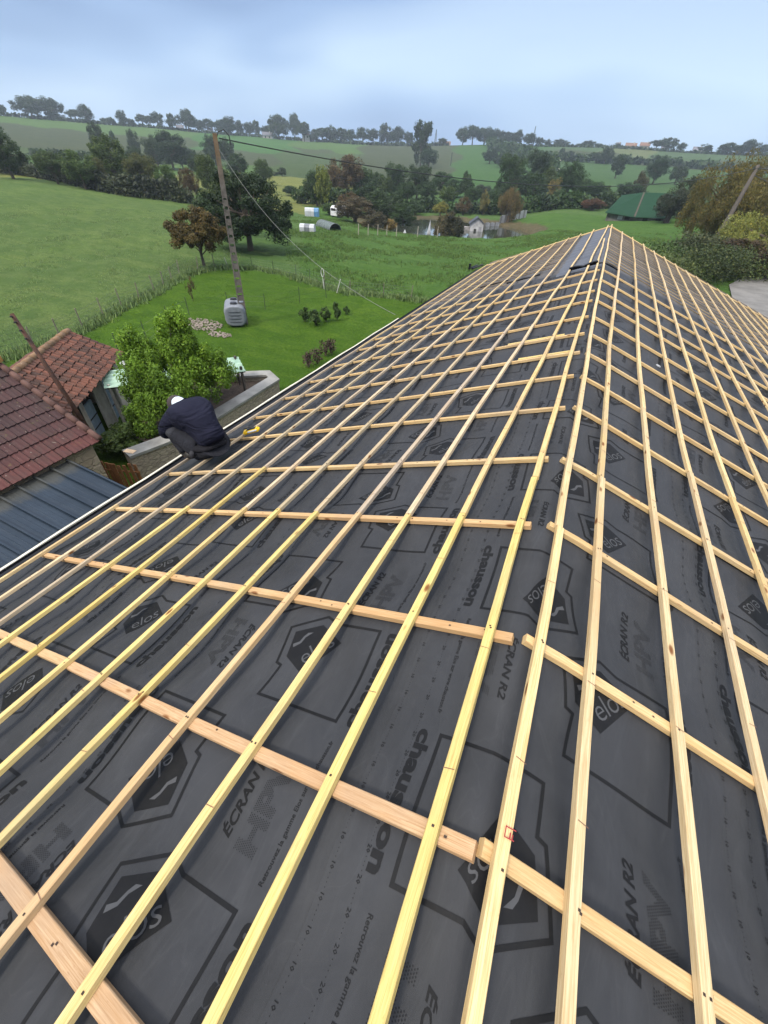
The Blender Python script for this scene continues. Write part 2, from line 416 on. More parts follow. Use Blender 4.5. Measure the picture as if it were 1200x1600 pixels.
# ---- laths and counter battens
LN = {1: [(.11, 14.1), (.11, 9.6), (.11, 6.1), (.12, 3), (.125, 1), (.125, -2.2)],
 2: [(.11, 18.3), (.17, 15), (.25, 11.6), (.27, 9.3), (.30, 6.9), (.34, 5.2), (.38, 3.6), (.42, 1.9), (.45, .4), (.47, -2.2)],
 3: [(.54, 18.2), (.54, 13), (.59, 10.4), (.60, 9.1), (.65, 7), (.69, 4.2), (.73, 2.2), (.745, .8), (.79, -.3), (.82, -2.2)],
 4: [(.93, 18), (.95, 12.8), (1.0, 9.2), (.98, 7), (1.0, 4.6), (1.05, 2), (1.09, .8), (1.12, -.2), (1.14, -2.2)],
 5: [(1.29, 17.7), (1.30, 12.4), (1.36, 9), (1.345, 5), (1.385, 1.6), (1.41, .6), (1.46, -.3), (1.48, -2.2)],
 6: [(1.65, 17.4), (1.71, 13.8), (1.72, 10), (1.69, 5), (1.72, 1.6), (1.74, .5), (1.79, -.2), (1.82, -2.2)],
 7: [(2.03, 17.3), (2.03, 6.2), (2.055, 1.6), (2.07, .5), (2.10, 0), (2.14, -2.2)],
 8: [(2.41, 17.3), (2.37, 6.5), (2.385, 1.6), (2.39, .9), (2.43, .2), (2.46, -2.2)],
 9: [(2.76, 17), (2.72, 6), (2.715, 1.56), (2.74, .9), (2.80, .2), (2.84, -2.2)],
 10: [(3.10, 16.8), (3.06, 6), (3.05, 1.6), (3.06, .9), (3.12, -2.2)],
 11: [(3.46, 16.6), (3.42, 5), (3.42, 1.6), (3.45, .9), (3.47, -2.2)],
 12: [(3.80, 16.5), (3.785, 5), (3.80, 2), (3.81, .9), (3.82, -2.2)]}
RN = {1: [(.005, 18.3), (.01, 9.4), (.01, 6.5), (.03, 4.2), (.05, 2.4), (.06, .9), (.07, -2.2)],
 2: [(.41, 17.8), (.34, 11), (.28, 7.3), (.245, 4.8), (.25, 2.5), (.26, 1), (.265, -2.2)],
 3: [(.79, 17.7), (.72, 11.6), (.65, 8), (.595, 5.4), (.58, 3.6), (.60, 1.6), (.60, -2.2)],
 4: [(1.19, 17.6), (1.08, 10.9), (1.03, 8.8), (.98, 6.8), (.935, 5), (.92, 3.4), (.935, 1.6), (.935, -2.2)],
 5: [(1.56, 17.4), (1.46, 12.3), (1.40, 9.3), (1.32, 7), (1.28, 5), (1.255, 3.6), (1.265, 2), (1.27, -2.2)],
 6: [(1.94, 17.3), (1.83, 12.6), (1.74, 8.6), (1.68, 5.8), (1.64, 4.2), (1.63, 3), (1.62, -2.2)],
 7: [(2.30, 17.1), (2.17, 12.4), (2.12, 9.5), (2.06, 7), (2.01, 5), (1.98, 3.6), (1.97, -2.2)],
 8: [(2.67, 17), (2.60, 13), (2.50, 9.5), (2.43, 7), (2.38, 5), (2.33, -2.2)],
 9: [(3.04, 16.9), (2.93, 13), (2.82, 9), (2.72, 5), (2.68, -2.2)]}
for k in range(10, 18): RN[k] = [(3.42+.36*(k-10), 16.9), (3.28+.35*(k-10), 12), (3.18+.35*(k-10), 8.5), (3.05+.35*(k-10), 3), (3.02+.35*(k-10), -2.2)]
PALE = (.59, .455, .235); YEL = (.60, .485, .190); PEACH = (.50, .345, .185); GREY = (.40, .345, .25); PALE2 = (.57, .475, .31)
def interp(pts, y):
    p = sorted(pts, key=lambda q: q[1]); ys = [q[1] for q in p]; us = [q[0] for q in p]
    # gentle smoothing
    return float(np.mean([np.interp(y+d, ys, us) for d in (-.4, -.2, 0, .2, .4)]))
def sweep(mb, P, L, Nn, w, th, mi=0, uoff=0.0, jag=0.0):
    """chamfered rectangular bar: P centreline of the TOP face"""
    ch = .0022; cs = [(-w/2, -ch), (-w/2+ch, 0), (w/2-ch, 0), (w/2, -ch), (w/2, -th+ch), (w/2-ch, -th), (-w/2+ch, -th), (-w/2, -th+ch)]
    per = [0]
    for i in range(8):
        a = cs[i]; b = cs[(i+1) % 8]; per.append(per[-1]+math.hypot(a[0]-b[0], a[1]-b[1]))
    vs = []; d = 0; ds = []
    for i, p in enumerate(P):
        if i: d += (P[i]-P[i-1]).length
        ds.append(d+uoff)
        for (a, b) in cs: vs.append(p+L[i]*a+Nn[i]*b)
    fs = []; uv = []
    for i in range(len(P)-1):
        for j in range(8):
            j2 = (j+1) % 8; fs.append([i*8+j, i*8+j2, (i+1)*8+j2, (i+1)*8+j])
            uv.append([(ds[i], per[j]), (ds[i], per[j+1]), (ds[i+1], per[j+1]), (ds[i+1], per[j])])
    k = len(P)-1
    fs += [list(range(8))[::-1], [k*8+j for j in range(8)]]; uv += [[(cs[j][0]*.2, cs[j][1]) for j in range(8)][::-1], [(cs[j][0]*.2, cs[j][1]) for j in range(8)]]
    mb.add(vs, fs, mi, uv)
def lath_board(side, pts, y0, y1, col, name='lath', w=.032, th=.025, top=0.0, marks=True, label=None):
    mb = MB(); n = max(2, int((y1-y0)/.22)+1); P = []; L = []; NN = []
    def uy(y): return side*interp(pts, y)
    jn = random.uniform(0, 6)
    for i in range(n):
        y = y0+(y1-y0)*i/(n-1); u = uy(y)+.0045*math.sin(y*1.9+jn)+.002*math.sin(y*4.7+jn*2)
        P.append(rp(u, y, top+.0015*math.sin(y*2.3+jn))); e = .01
        a = rp(u-e, y, top); b = rp(u+e, y, top)
        if abs(u) < .08: a = rp(u-.06, y, top); b = rp(u+.06, y, top)
        L.append((b-a).normalized())
        t = (rp(uy(y+.05), y+.05, top)-rp(uy(y-.05), y-.05, top)).normalized(); L[-1] = (L[-1]-t*L[-1].dot(t)).normalized(); NN.append(L[-1].cross(t).normalized())
    sweep(mb, P, L, NN, w, th, 0, random.uniform(0, 20))
    def cross(y, wd, mi, slant=0.0, half=.5, cu=0.0):
        u = uy(y); f = lambda a, b: rp(u+cu+a, y+b, top+.0012+.0015*math.sin(y*2.3+jn))
        mb.quad(f(-w*half, -slant), f(w*half, slant), f(w*half, slant+wd), f(-w*half, -slant+wd), mi)
    if marks and y0 < 7:
        y = y0+random.uniform(.1, .5)
        while y < min(y1, 7):
            cross(y, .0022, 2, random.uniform(-.003, .003)); y += random.uniform(.35, .8)
        for ry in ROWS:
            if y0 < ry < y1 and ry < 6.5:
                for q in range(random.choice((1, 2))):
                    cross(ry+random.uniform(-.012, .012), .006, 1, 0, .11, random.uniform(-.010, .010))
    o = mb.build(name, [M_WOOD, M_NAIL, M_PENCIL], house); v = random.uniform(.90, 1.06); o.color = (min(1, col[0]*v), min(1, col[1]*v), min(1, col[2]*v*random.uniform(.92, 1.08)), 1)
    if label: o['label'] = label
    return o
def blend(a, b, t): return tuple(x*(1-t)+y*t for x, y in zip(a, b))
for k, pts in LN.items():
    yend = max(p[1] for p in pts)+.12*math.sin(k*3.1)
    if k == 1: breaks = [-2.2, 1.95, 6.5, yend]
    elif k <= 2: breaks = [-2.2, 1.60, 7.1, yend]
    elif k in (3, 4, 5): breaks = [-2.2, 1.58, 5.62, 10.5, yend]
    else: breaks = [-2.2, 2.2 if k in (8, 10) else 1.6, 6.5, 11.6 if k % 2 else 10.6, yend]
    for i in range(len(breaks)-1):
        col = PALE
        if i == 0: col = {1: YEL, 2: YEL, 3: blend(YEL, PALE, .3), 4: blend(PEACH, PALE, .6), 5: YEL, 6: YEL, 7: blend(YEL, PALE, .3), 8: YEL, 9: YEL, 10: GREY, 11: PALE2, 12: blend(PALE, PALE2, .5)}[k]
        elif i == 1: col = {2: PALE, 3: PALE2, 4: GREY, 5: blend(GREY, PALE2, .5), 6: GREY, 7: PALE2, 8: GREY, 9: GREY, 10: PALE2, 11: blend(GREY, PALE2, .6), 12: GREY}.get(k, PALE)
        elif i == 2: col = blend(PALE2, PALE, random.random())
        lath_board(-1, pts, breaks[i]+.002, breaks[i+1]-.002, col, label='freshly sawn yellow pine lath' if col == YEL else ('grey weathered pine lath' if col == GREY else None))
for k, pts in RN.items():
    yend = max(p[1] for p in pts)+.1*math.sin(k*2.3)
    breaks = [-2.2, [2.95, 1.57, 2.2, 3.6, 2.95][k % 5], [7.16, 8.05, 6.5][k % 3], yend]
    for i in range(len(breaks)-1):
        lath_board(1, pts, breaks[i]+.002, breaks[i+1]-.002, blend(PALE, PALE2, random.random()*.7))
rm = MB()
for (a, b, c_, d_) in ((-.012, .352, .016, .3545), (-.012, .330, .014, .3325), (-.013, .330, -.0105, .354), (.000, .332, .004, .345), (.007, .333, .010, .343)):
    rm.quad(rp(.062+a, b, .0035), rp(.062+c_, b+.002, .0035), rp(.062+c_, d_+.002, .0035), rp(.062+a, d_, .0035))
rm.build('red_crayon_mark', M_RED, house)
# counter battens
CBT = -.0255
def counter(side, u0, u1, y0, y1, w, th, col, name='counter_batten', top=CBT, label=None, marks=True):
    mb = MB(); P = []; L = []; NN = []; n = max(2, int(abs(u1-u0)/.15))
    jn = random.uniform(0, 6)
    for i in range(n+1):
        t = i/n; u = u0+(u1-u0)*t; y = y0+(y1-y0)*t+.004*math.sin(u*2+jn)
        P.append(rp(side*u, y, top)); a = (rp(side*(u+.02), y, top)-rp(side*(max(u, .0)-.0), y, top)).normalized()
        if side < 0: a = -a
        l = Vector((0, -1, 0)); L.append(l); NN.append(Vector((side*(SL if side < 0 else SR), 0, CL if side < 0 else CR)).normalized())
    if side > 0: P = P; 
    sweep(mb, P, [(-l if side > 0 else l) for l in L], NN, w, th, 0, random.uniform(0, 20))
    if y0 < 6 and marks:
        for _ in range(int(abs(u1-u0)/.3)):
            u = random.uniform(min(u0, u1)+.05, max(u0, u1)-.05); y = y0+(y1-y0)*(u-u0)/(u1-u0)+random.uniform(-w*.25, w*.25)
            f = lambda a, b: rp(side*(u+a), y+b, top+.0012)
            q = [f(-.004, -.003), f(.004, -.003), f(.004, .003), f(-.004, .003)]
            if side < 0: q = q[::-1]
            mb.quad(*q, 1)
    # keep normals pointing out
    o = mb.build(name, [M_WOOD, M_NAIL], house); v = random.uniform(.92, 1.06); o.color = tuple(min(1, c*v) for c in col)+(1,)
    bm = bmesh.new(); bm.from_mesh(o.data); bmesh.ops.recalc_face_normals(bm, faces=bm.faces[:]); bm.to_mesh(o.data); bm.free()
    if label: o['label'] = label
    return o
WD = {0: .045, 1: .045, 2: .045, 3: .045, 4: .042, 5: .037, 6: .034, 7: .032}
for i, y in enumerate(ROWS):
    w = WD.get(i, .026); near = i < 8
    uL = {3: 3.7, 4: 3.86, 5: 3.86, 6: 3.86}.get(i, 3.84)
    g0 = .0 if i < 5 else .02
    coll = (.44, .30, .175) if i < 5 else PEACH if i < 7 else blend(PEACH, PALE, .65); colr = blend(PEACH, PALE, .55) if i < 7 else blend(PALE, PEACH, .25)
    gl = {3: .02, 4: .012, 5: .045, 6: .085, 7: .085, 8: .06, 9: .055}.get(i, .05)
    dy = .02*math.sin(i*2.1)
    counter(-1, gl, uL if i % 2 else 2.1, y, y, w, .027, coll)
    if not i % 2: counter(-1, 2.104, uL, y+.004, y+.004, w, .027, blend(coll, PALE, .3))
    gr = {3: -.0, 4: .012, 5: .012, 6: .012, 7: .005, 8: .012}.get(i, .02)
    yr = y+{4: .02, 5: .01, 6: .02, 7: .012, 8: .02, 9: .01}.get(i, .0)
    j0 = [2.9, 1.9, 3.5, 2.4][i % 4]
    counter(1, gr, j0, yr, yr+.01, w*.95, .027, colr); counter(1, j0+.003, 6.1, yr+.012, yr+.01, w*.95, .027, blend(colr, PALE2, .4))
# doubled packing pieces by the ridge
counter(-1, .13, .62, 4.285, 4.285, .038, .027, YEL, name='packing_piece', top=CBT+.002); counter(-1, .25, .85, 4.94, 4.94, .038, .027, YEL, name='packing_piece', top=CBT+.003)
# old dense slats beyond the tear
ys = np.arange(OLD0+.45, 17.6, .40)
ol = MB()
for j, y in enumerate(ys):
    for side, u0, u1 in ((-1, 1.0 if j > 1 else 1.9, 3.85), (1, .06, 6.1)):
        tmp = []
        P = [rp(side*u, y+.02*math.sin(j), -.033) for u in np.linspace(u0, u1, 6)]
        Nn = [Vector((side*(SL if side < 0 else SR), 0, CL if side < 0 else CR)).normalized()]*6; L = [Vector((0, 1 if side > 0 else -1, 0))]*6
        mb = MB(); sweep(mb, P, L, Nn, .024, .014, 0, j*.7)
        o = mb.build('old_roof_slat', M_WOOD, house); c = blend(GREY, PEACH, random.random()*.6) if side < 0 else blend(GREY, PALE, random.random()*.7)
        f = random.uniform(.3, .7); o.color = tuple(x*f for x in c)+(1,)
        bm = bmesh.new(); bm.from_mesh(o.data); bmesh.ops.recalc_face_normals(bm, faces=bm.faces[:]); bm.to_mesh(o.data); bm.free()
# gable rakes, eave, walls
def sweeproof(name, path, w, th, mat, col=None, latdir=None, label=None):
    mb = MB(); P = [rp(*p) for p in path]; L = []; NN = []
    for i in range(len(P)):
        t = (P[min(i+1, len(P)-1)]-P[max(i-1, 0)]).normalized(); n0 = Vector((0, 0, 1)); l = t.cross(n0).normalized(); L.append(l); NN.append(l.cross(t).normalized())
    sweep(mb, P, L, NN, w, th)
    o = mb.build(name, mat, house)
    bm = bmesh.new(); bm.from_mesh(o.data); bmesh.ops.recalc_face_normals(bm, faces=bm.faces[:]); bm.to_mesh(o.data); bm.free()
    if col: o.color = col+(1,)
    if label: o['label'] = label
    return o
sweeproof('rake_board', [(-.02, 18.05, -.028), (-1.5, 17.6, -.028), (-3.85, 16.4, -.028)], .05, .03, M_WOOD, PALE)
sweeproof('rake_board', [(.02, 17.95, -.028), (2.5, 17.0, -.028), (6.1, 16.6, -.028)], .05, .03, M_WOOD, PALE)
ny = 40
gt = MB()
for i in range(ny):
    ya, yb = Y0+(16.6-Y0)*i/ny, Y0+(16.6-Y0)*(i+1)/ny; prof = []
    for yy in (ya, yb):
        e = rp(-4.115, yy, -.075); prof.append([e+Vector((.085*math.cos(w), 0, -.055*math.sin(w)-.01*(1-math.cos(w)))) for w in np.linspace(0, math.pi, 9)])
    for j in range(8): gt.quad(prof[0][j], prof[0][j+1], prof[1][j+1], prof[1][j])
gt.build('gutter', M_ZINC, house, True)
sweeproof('edge_strip', [(-4.222-.004*math.sin(i*2.3), Y0+(9.3-Y0)*i/26, -.052+.005*math.sin(i*1.7)) for i in range(27)], .026, .020, M_WHITEEDGE, label='pale strip painted as the highlight along the left gutter lip')
M_STONE = None
def stone(name, a=(.30, .25, .19), b=(.16, .13, .10), mortar=(.36, .32, .26), sc_=3.2, off=.45):
    n = N(name); p = n.obj(); q = n.mapv(p, (1, 1, 1.9))
    d = n.n('VectorMath', {0: q, 1: n.n('VectorMath', {0: n.noise(p, 3, 3, .6, 'Color'), 'Scale': .25}, operation='SCALE').outputs[0]}, operation='ADD').outputs[0]
    ve = n.n('TexVoronoi', {'Vector': d, 'Scale': sc_}, feature='DISTANCE_TO_EDGE').outputs['Distance']
    vc = n.n('TexVoronoi', {'Vector': d, 'Scale': sc_}).outputs['Color']
    r = n.n('SeparateColor', {'Color': vc}).outputs[0]
    c = n.mix(r, a, b); c = n.mix(n.noise(p, 12, 5, .7), c, tuple(x*1.3 for x in a)); e = n.ramp(ve, [(.03, 1), (.09, 0)])
    c = n.mix(e, c, mortar); n.set(col=c, rough=.9, normal=n.bump(n.math('SUBTRACT', n.noise(p, 25, 4, .6), n.math('MULTIPLY', e, 1.4)), .7, .03)); return n.m
M_STONE = stone('rubble_stone'); M_STONE2 = stone('grey_rubble_stone', (.30, .26, .20), (.13, .11, .09), (.22, .19, .15), 5.5)
M_REND = simple('weathered_lime_render', (.38, .35, .30), .9, 0, .3, 2.2, .4, 30, .01)
ea = rp(-3.85, 0, -.12); eb = rp(5.8, 0, -.12)
w = MB(); y0l, y1l = -2.2-8, 16.3-8
xl, xr = ea.x, eb.x
ridge = Vector((0, 0, RID-.12))
for yy in (y0l, y1l):
    w.add([(xl, yy, -1), (xr, yy, -1), (xr, yy, eb.z), (0, yy, ridge.z), (xl, yy, ea.z)], [[0, 1, 2, 3, 4]])
w.add([(xl, y0l, -1), (xl, y1l, -1), (xl, y1l, ea.z), (xl, y0l, ea.z)], [[0, 1, 2, 3]]); w.add([(xr, y0l, -1), (xr, y1l, -1), (xr, y1l, eb.z), (xr, y0l, eb.z)], [[0, 1, 2, 3]])
w.build('wall', M_STONE, house)
sf = MB(); sf.add([rp(-4.0, Y0, -.13), rp(-4.0, 16.5, -.13), rp(0, 17.6, -.13), rp(0, Y0, -.13)], [[0, 1, 2, 3]]); sf.add([rp(0.001, Y0, -.13), rp(.001, 17.6, -.13), rp(6.1, 16.7, -.13), rp(6.1, Y0, -.13)], [[0, 1, 2, 3]])
sf.build('roof_decking', simple('old_roof_boards', (.12, .09, .06), .8), house)
#PART2
# ================================================================== PART 2: the surroundings
# ---- ground sheet
def groundgrid():
    azs = np.concatenate([np.arange(-180, -80, 4), np.arange(-80, 34, .3), np.arange(34, 181, 4)]); azs = azs[azs < 180]
    rs = np.concatenate([[0.5, 3], np.geomspace(5, 950, 340)])
    A, Q = np.meshgrid(np.radians(azs), rs); X = CAM[0]+Q*np.sin(A); Y = Q*np.cos(A); Z = hgt(X, Y)
    lump = .06*np.sin(X*1.9+np.sin(Y*1.3)*2)*np.sin(Y*1.6+X*.7)
    mead = (np.hypot(X, Y) > 30) & (np.hypot(X, Y) < 160) & ~((X > -32) & (Y < 29.5) & (X < -4))
    Z = Z+np.where(mead, lump*1.5, lump*.2)*(Z > -2.4)
    na = len(azs); V = np.stack([X.ravel(), Y.ravel(), Z.ravel()], 1)
    idx = np.arange(len(rs)*na).reshape(len(rs), na); nx = np.roll(idx, -1, 1)
    Fq = np.stack([idx[:-1], nx[:-1], nx[1:], idx[1:]], -1).reshape(-1, 4)[:, ::-1]
    return V, Fq, X.ravel(), Y.ravel()
V, Fq, GX, GY = groundgrid()
me = bpy.data.meshes.new('ground'); me.vertices.add(len(V)); me.vertices.foreach_set('co', V.ravel())
me.loops.add(Fq.size); me.loops.foreach_set('vertex_index', Fq.ravel().astype(np.int32)); me.polygons.add(len(Fq))
me.polygons.foreach_set('loop_start', np.arange(0, Fq.size, 4, dtype=np.int32)); me.update(calc_edges=True); me.validate()
# field patchwork in plan (bearing in degrees, distance in metres)
dx = GX-CAM[0]; GR = np.hypot(dx, GY); GA = np.degrees(np.arctan2(dx, GY))
wob = 2.2*np.sin(GR*.05)+1.3*np.sin(GR*.021+GA*.3); GA2 = GA+wob*.25; GR2 = GR*(1+.03*np.sin(GA*.35)+.015*np.sin(GA*1.3))
LAWN, MEAD, FLD = (.058, .118, .010), (.070, .125, .034), (.088, .138, .040)
YELF, OLIVE, BRN, DKG, SOIL = (.150, .165, .048), (.052, .080, .028), (.055, .068, .034), (.050, .120, .030), (.05, .035, .022)
col = np.tile(np.array(MEAD), (len(GX), 1))
def paint(mask, c): col[mask] = c
# garden lawn: inside the wire fence
FEN = [(-22.3, 8.0), (-22.4, 10.5), (-23.1, 13.4), (-24.8, 17.1), (-25.9, 20.5), (-28.2, 24.9), (-28.6, 29), (-26.5, 31.2), (-24.4, 31.3), (-21.8, 30.8), (-20.0, 30.0), (-18.2, 29.3), (-15.8, 28.9), (-13.5, 29.8), (-11.5, 30.3), (-8, 30.6), (-2, 29)]
def inpoly(x, y, poly):
    c = np.zeros(len(x), bool); n = len(poly)
    for i in range(n):
        x1, y1 = poly[i]; x2, y2 = poly[(i+1) % n]
        if y1 == y2: continue
        c ^= ((y1 > y) != (y2 > y)) & (x < (x2-x1)*(y-y1)/(y2-y1)+x1)
    return c
lawn = inpoly(GX, GY, FEN+[(-1, -6), (-22.3, -6)]); 
leftf = (GR2 < 160) & (GA2 < -44) & ~lawn; paint(leftf, FLD)
paint(lawn, LAWN)
paint((GR2 > 128) & (GR2 < 230) & (GA2 < -30), YELF); paint((GR2 >= 230) & (GR2 < 300) & (GA2 < -30), MEAD)
paint((GR2 >= 300) & (GR2 < 520) & (GA2 < -30), BRN); paint((GR2 >= 300) & (GR2 < 360) & (GA2 < -40), OLIVE)
paint((GR2 >= 520) & (GA2 < -30), MEAD); paint((GR2 > 420) & (GR2 < 620) & (GA2 > -44) & (GA2 < -34), DKG)
paint((GR2 >= 100) & (GR2 < 240) & (GA2 >= -38) & (GA2 < -26), YELF)
paint((GR2 >= 240) & (GR2 < 480) & (GA2 >= -36) & (GA2 < -27), OLIVE)
paint((GR2 >= 200) & (GR2 < 700) & (GA2 >= -27) & (GA2 < -17), BRN)
paint((GR2 >= 150) & (GR2 < 700) & (GA2 >= -17) & (GA2 < -7.5), (.044, .100, .024))
paint((GR2 >= 150) & (GR2 < 470) & (GA2 >= -7.5), (.046, .095, .028)); paint((GR2 >= 470) & (GR2 < 540) & (GA2 >= -8), BRN)
paint((GR2 >= 540) & (GA2 >= -8), (.060, .10, .045)); paint((GR2 >= 540) & (GA2 >= -3) & (GA2 < 2), (.11, .13, .06))
paint((GR2 < 125) & (GR2 > 28) & (GA2 > -34) & ~lawn, (.058, .120, .022))
paint((GR2 < 105) & (GR2 > 45) & (GA2 > -30) & (GA2 < -12) & ~lawn, (.062, .125, .026))
d = pondd(GX, GY); paint((d < 1.18), (.10, .085, .05))
ca = me.color_attributes.new('field', 'FLOAT_COLOR', 'POINT'); ca.data.foreach_set('color', np.concatenate([col, np.ones((len(col), 1))], 1).ravel())
# second channel: worn ground / rough grass along the fence
def segd(x, y, poly):
    dm = np.full(len(x), 1e9)
    for (x1, y1), (x2, y2) in zip(poly[:-1], poly[1:]):
        L2 = (x2-x1)**2+(y2-y1)**2; t = np.clip(((x-x1)*(x2-x1)+(y-y1)*(y2-y1))/L2, 0, 1)
        dm = np.minimum(dm, np.hypot(x-x1-t*(x2-x1), y-y1-t*(y2-y1)))
    return dm
fd = segd(GX, GY, FEN[:-2]); rough = np.clip(1-fd/.6, 0, 1)*.45
cb = me.color_attributes.new('rough', 'FLOAT_COLOR', 'POINT'); cb.data.foreach_set('color', np.repeat(rough[:, None], 4, 1).ravel())
n = N('grassland'); p = n.pos(); att = n.n('Attribute', attribute_name='field').outputs[0]; rg = n.n('Attribute', attribute_name='rough').outputs[0]
big = n.noise(p, .10, 4, .6); mid = n.noise(p, .9, 5, .7, dist=.5); fine = n.noise(n.mapv(p, (1, 1, .3)), 6.5, 5, .75); strk = n.noise(n.mapv(p, (.22, 1.1, 1), rot=(0, 0, R(35))), .9, 4, .6)
c = n.mix(n.ramp(big, [(.36, 0), (.62, 1)]), n.mix(1.0, att, (.74, .78, .82), 'MULTIPLY'), n.mix(1.0, att, (1.20, 1.12, .98), 'MULTIPLY'))
med = n.noise(p, .33, 5, .7, dist=.6); c = n.mix(n.ramp(med, [(.5, 0), (.66, .5)]), c, n.mix(1.0, att, (1.25, 1.02, 1.1), 'MULTIPLY')); c = n.mix(n.ramp(med, [(.36, .5), (.47, 0)]), c, n.mix(1.0, att, (.62, .74, .6), 'MULTIPLY'))
c = n.mix(n.ramp(mid, [(.46, 0), (.60, .85)]), c, n.mix(1.0, att, (.58, .66, .56), 'MULTIPLY'))
str2 = n.noise(n.mapv(p, (.12, .9, 1), rot=(0, 0, R(62))), 1.0, 6, .75, dist=.4); c = n.mix(n.ramp(str2, [(.48, 0), (.62, .55)]), c, n.mix(1.0, att, (.66, .72, .62), 'MULTIPLY'))
c = n.mix(n.ramp(strk, [(.5, 0), (.66, .65)]), c, n.mix(1.0, att, (1.38, 1.16, 1.25), 'MULTIPLY'))
c = n.mix(n.ramp(fine, [(.40, .75), (.60, 0)]), c, n.mix(1.0, att, (.48, .56, .45), 'MULTIPLY'))
c = n.mix(n.ramp(fine, [(.60, 0), (.78, .5)]), c, n.mix(1.0, att, (1.6, 1.35, 1.5), 'MULTIPLY'))
c = n.mix(rg, c, n.mix(fine, (.06, .11, .04), (.22, .28, .17)))
n.set(col=c, rough=.95, spec=.1, normal=n.bump(n.math('ADD', fine, n.math('MULTIPLY', mid, 1.5)), .9, .12)); M_GRASS = n.m
link('ground', me, M_GRASS, None, True, kind='structure')
# ---- pond water
wtm = N('still_pond_water'); wtm.set(col=(.035, .04, .03, 1), rough=.06, spec=.9, normal=wtm.bump(wtm.noise(wtm.pos(), 1.4, 2, .5), .06, .05))
mb = MB(); ring = [(POND[0]+18*math.cos(t)*math.cos(_azc)+18.5*math.sin(t)*math.sin(_azc), POND[1]-18*math.cos(t)*math.sin(_azc)+18.5*math.sin(t)*math.cos(_azc), PZ) for t in np.linspace(0, 2*math.pi, 64, endpoint=False)]
mb.add(ring, [list(range(64))]); mb.build('pond_water', wtm.m, kind='structure')
# ---- concrete yard and lane on the right
rd = MB(); RP_ = [(8.0, 20), (9.4, 30), (10.6, 38), (11.0, 45), (11.6, 50), (13.6, 55), (17, 58.5), (24, 60.5), (40, 61)]
k = 0; prev = None; U_ = [(30, 8), (30, 20), (30, 30), (30, 38), (32, 43), (36, 46), (40, 48), (44, 50), (50, 51)]
for (x, y), (x2, y2) in zip(RP_, U_):
    rowp = [Vector((x+(x2-x)*t, y+(y2-y)*t, 0)) for t in np.linspace(0, 1, 14)]
    for q in rowp: q.z = H(q.x, q.y)+.14
    if prev: 
        for i in range(13): rd.quad(prev[i], prev[i+1], rowp[i+1], rowp[i])
    prev = rowp
n = N('worn_concrete_yard'); p = n.pos(); c = n.ramp(n.noise(p, .7, 6, .7), [(.3, (.09, .088, .082)), (.6, (.16, .155, .145))]); c = n.mix(n.ramp(n.noise(p, 3.5, 5, .7, dist=1), [(.55, 0), (.75, .6)]), c, (.15, .14, .12))
n.set(col=c, rough=.85, normal=n.bump(n.noise(p, 20, 4, .7), .3, .01)); rd.build('road', n.m, kind='structure')
# ---- foliage
def leaf_mat(name, trans=.25):
    n = N(name); oi = n.n('ObjectInfo').outputs['Color']; a = n.n('Attribute', attribute_name='tint').outputs[0]
    sep = n.n('SeparateColor', {'Color': a})
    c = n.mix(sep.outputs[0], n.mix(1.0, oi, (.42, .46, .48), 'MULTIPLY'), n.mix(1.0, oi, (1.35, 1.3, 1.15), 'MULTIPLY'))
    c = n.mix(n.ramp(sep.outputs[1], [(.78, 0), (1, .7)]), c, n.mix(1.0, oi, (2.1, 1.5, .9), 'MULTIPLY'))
    n.set(col=c, rough=.6, spec=.25)
    tr = n.n('BsdfTranslucent', {'Color': c}); ms = n.n('MixShader', {0: trans}); n.t.links.new(n.b.outputs[0], ms.inputs[1]); n.t.links.new(tr.outputs[0], ms.inputs[2]); n.t.links.new(ms.outputs[0], n.out.inputs[0])
    return n.m
M_LEAF = leaf_mat('leaves'); M_BARK = simple('bark', (.085, .066, .048), .95, 0, .35, 9, .6, 20, .02)
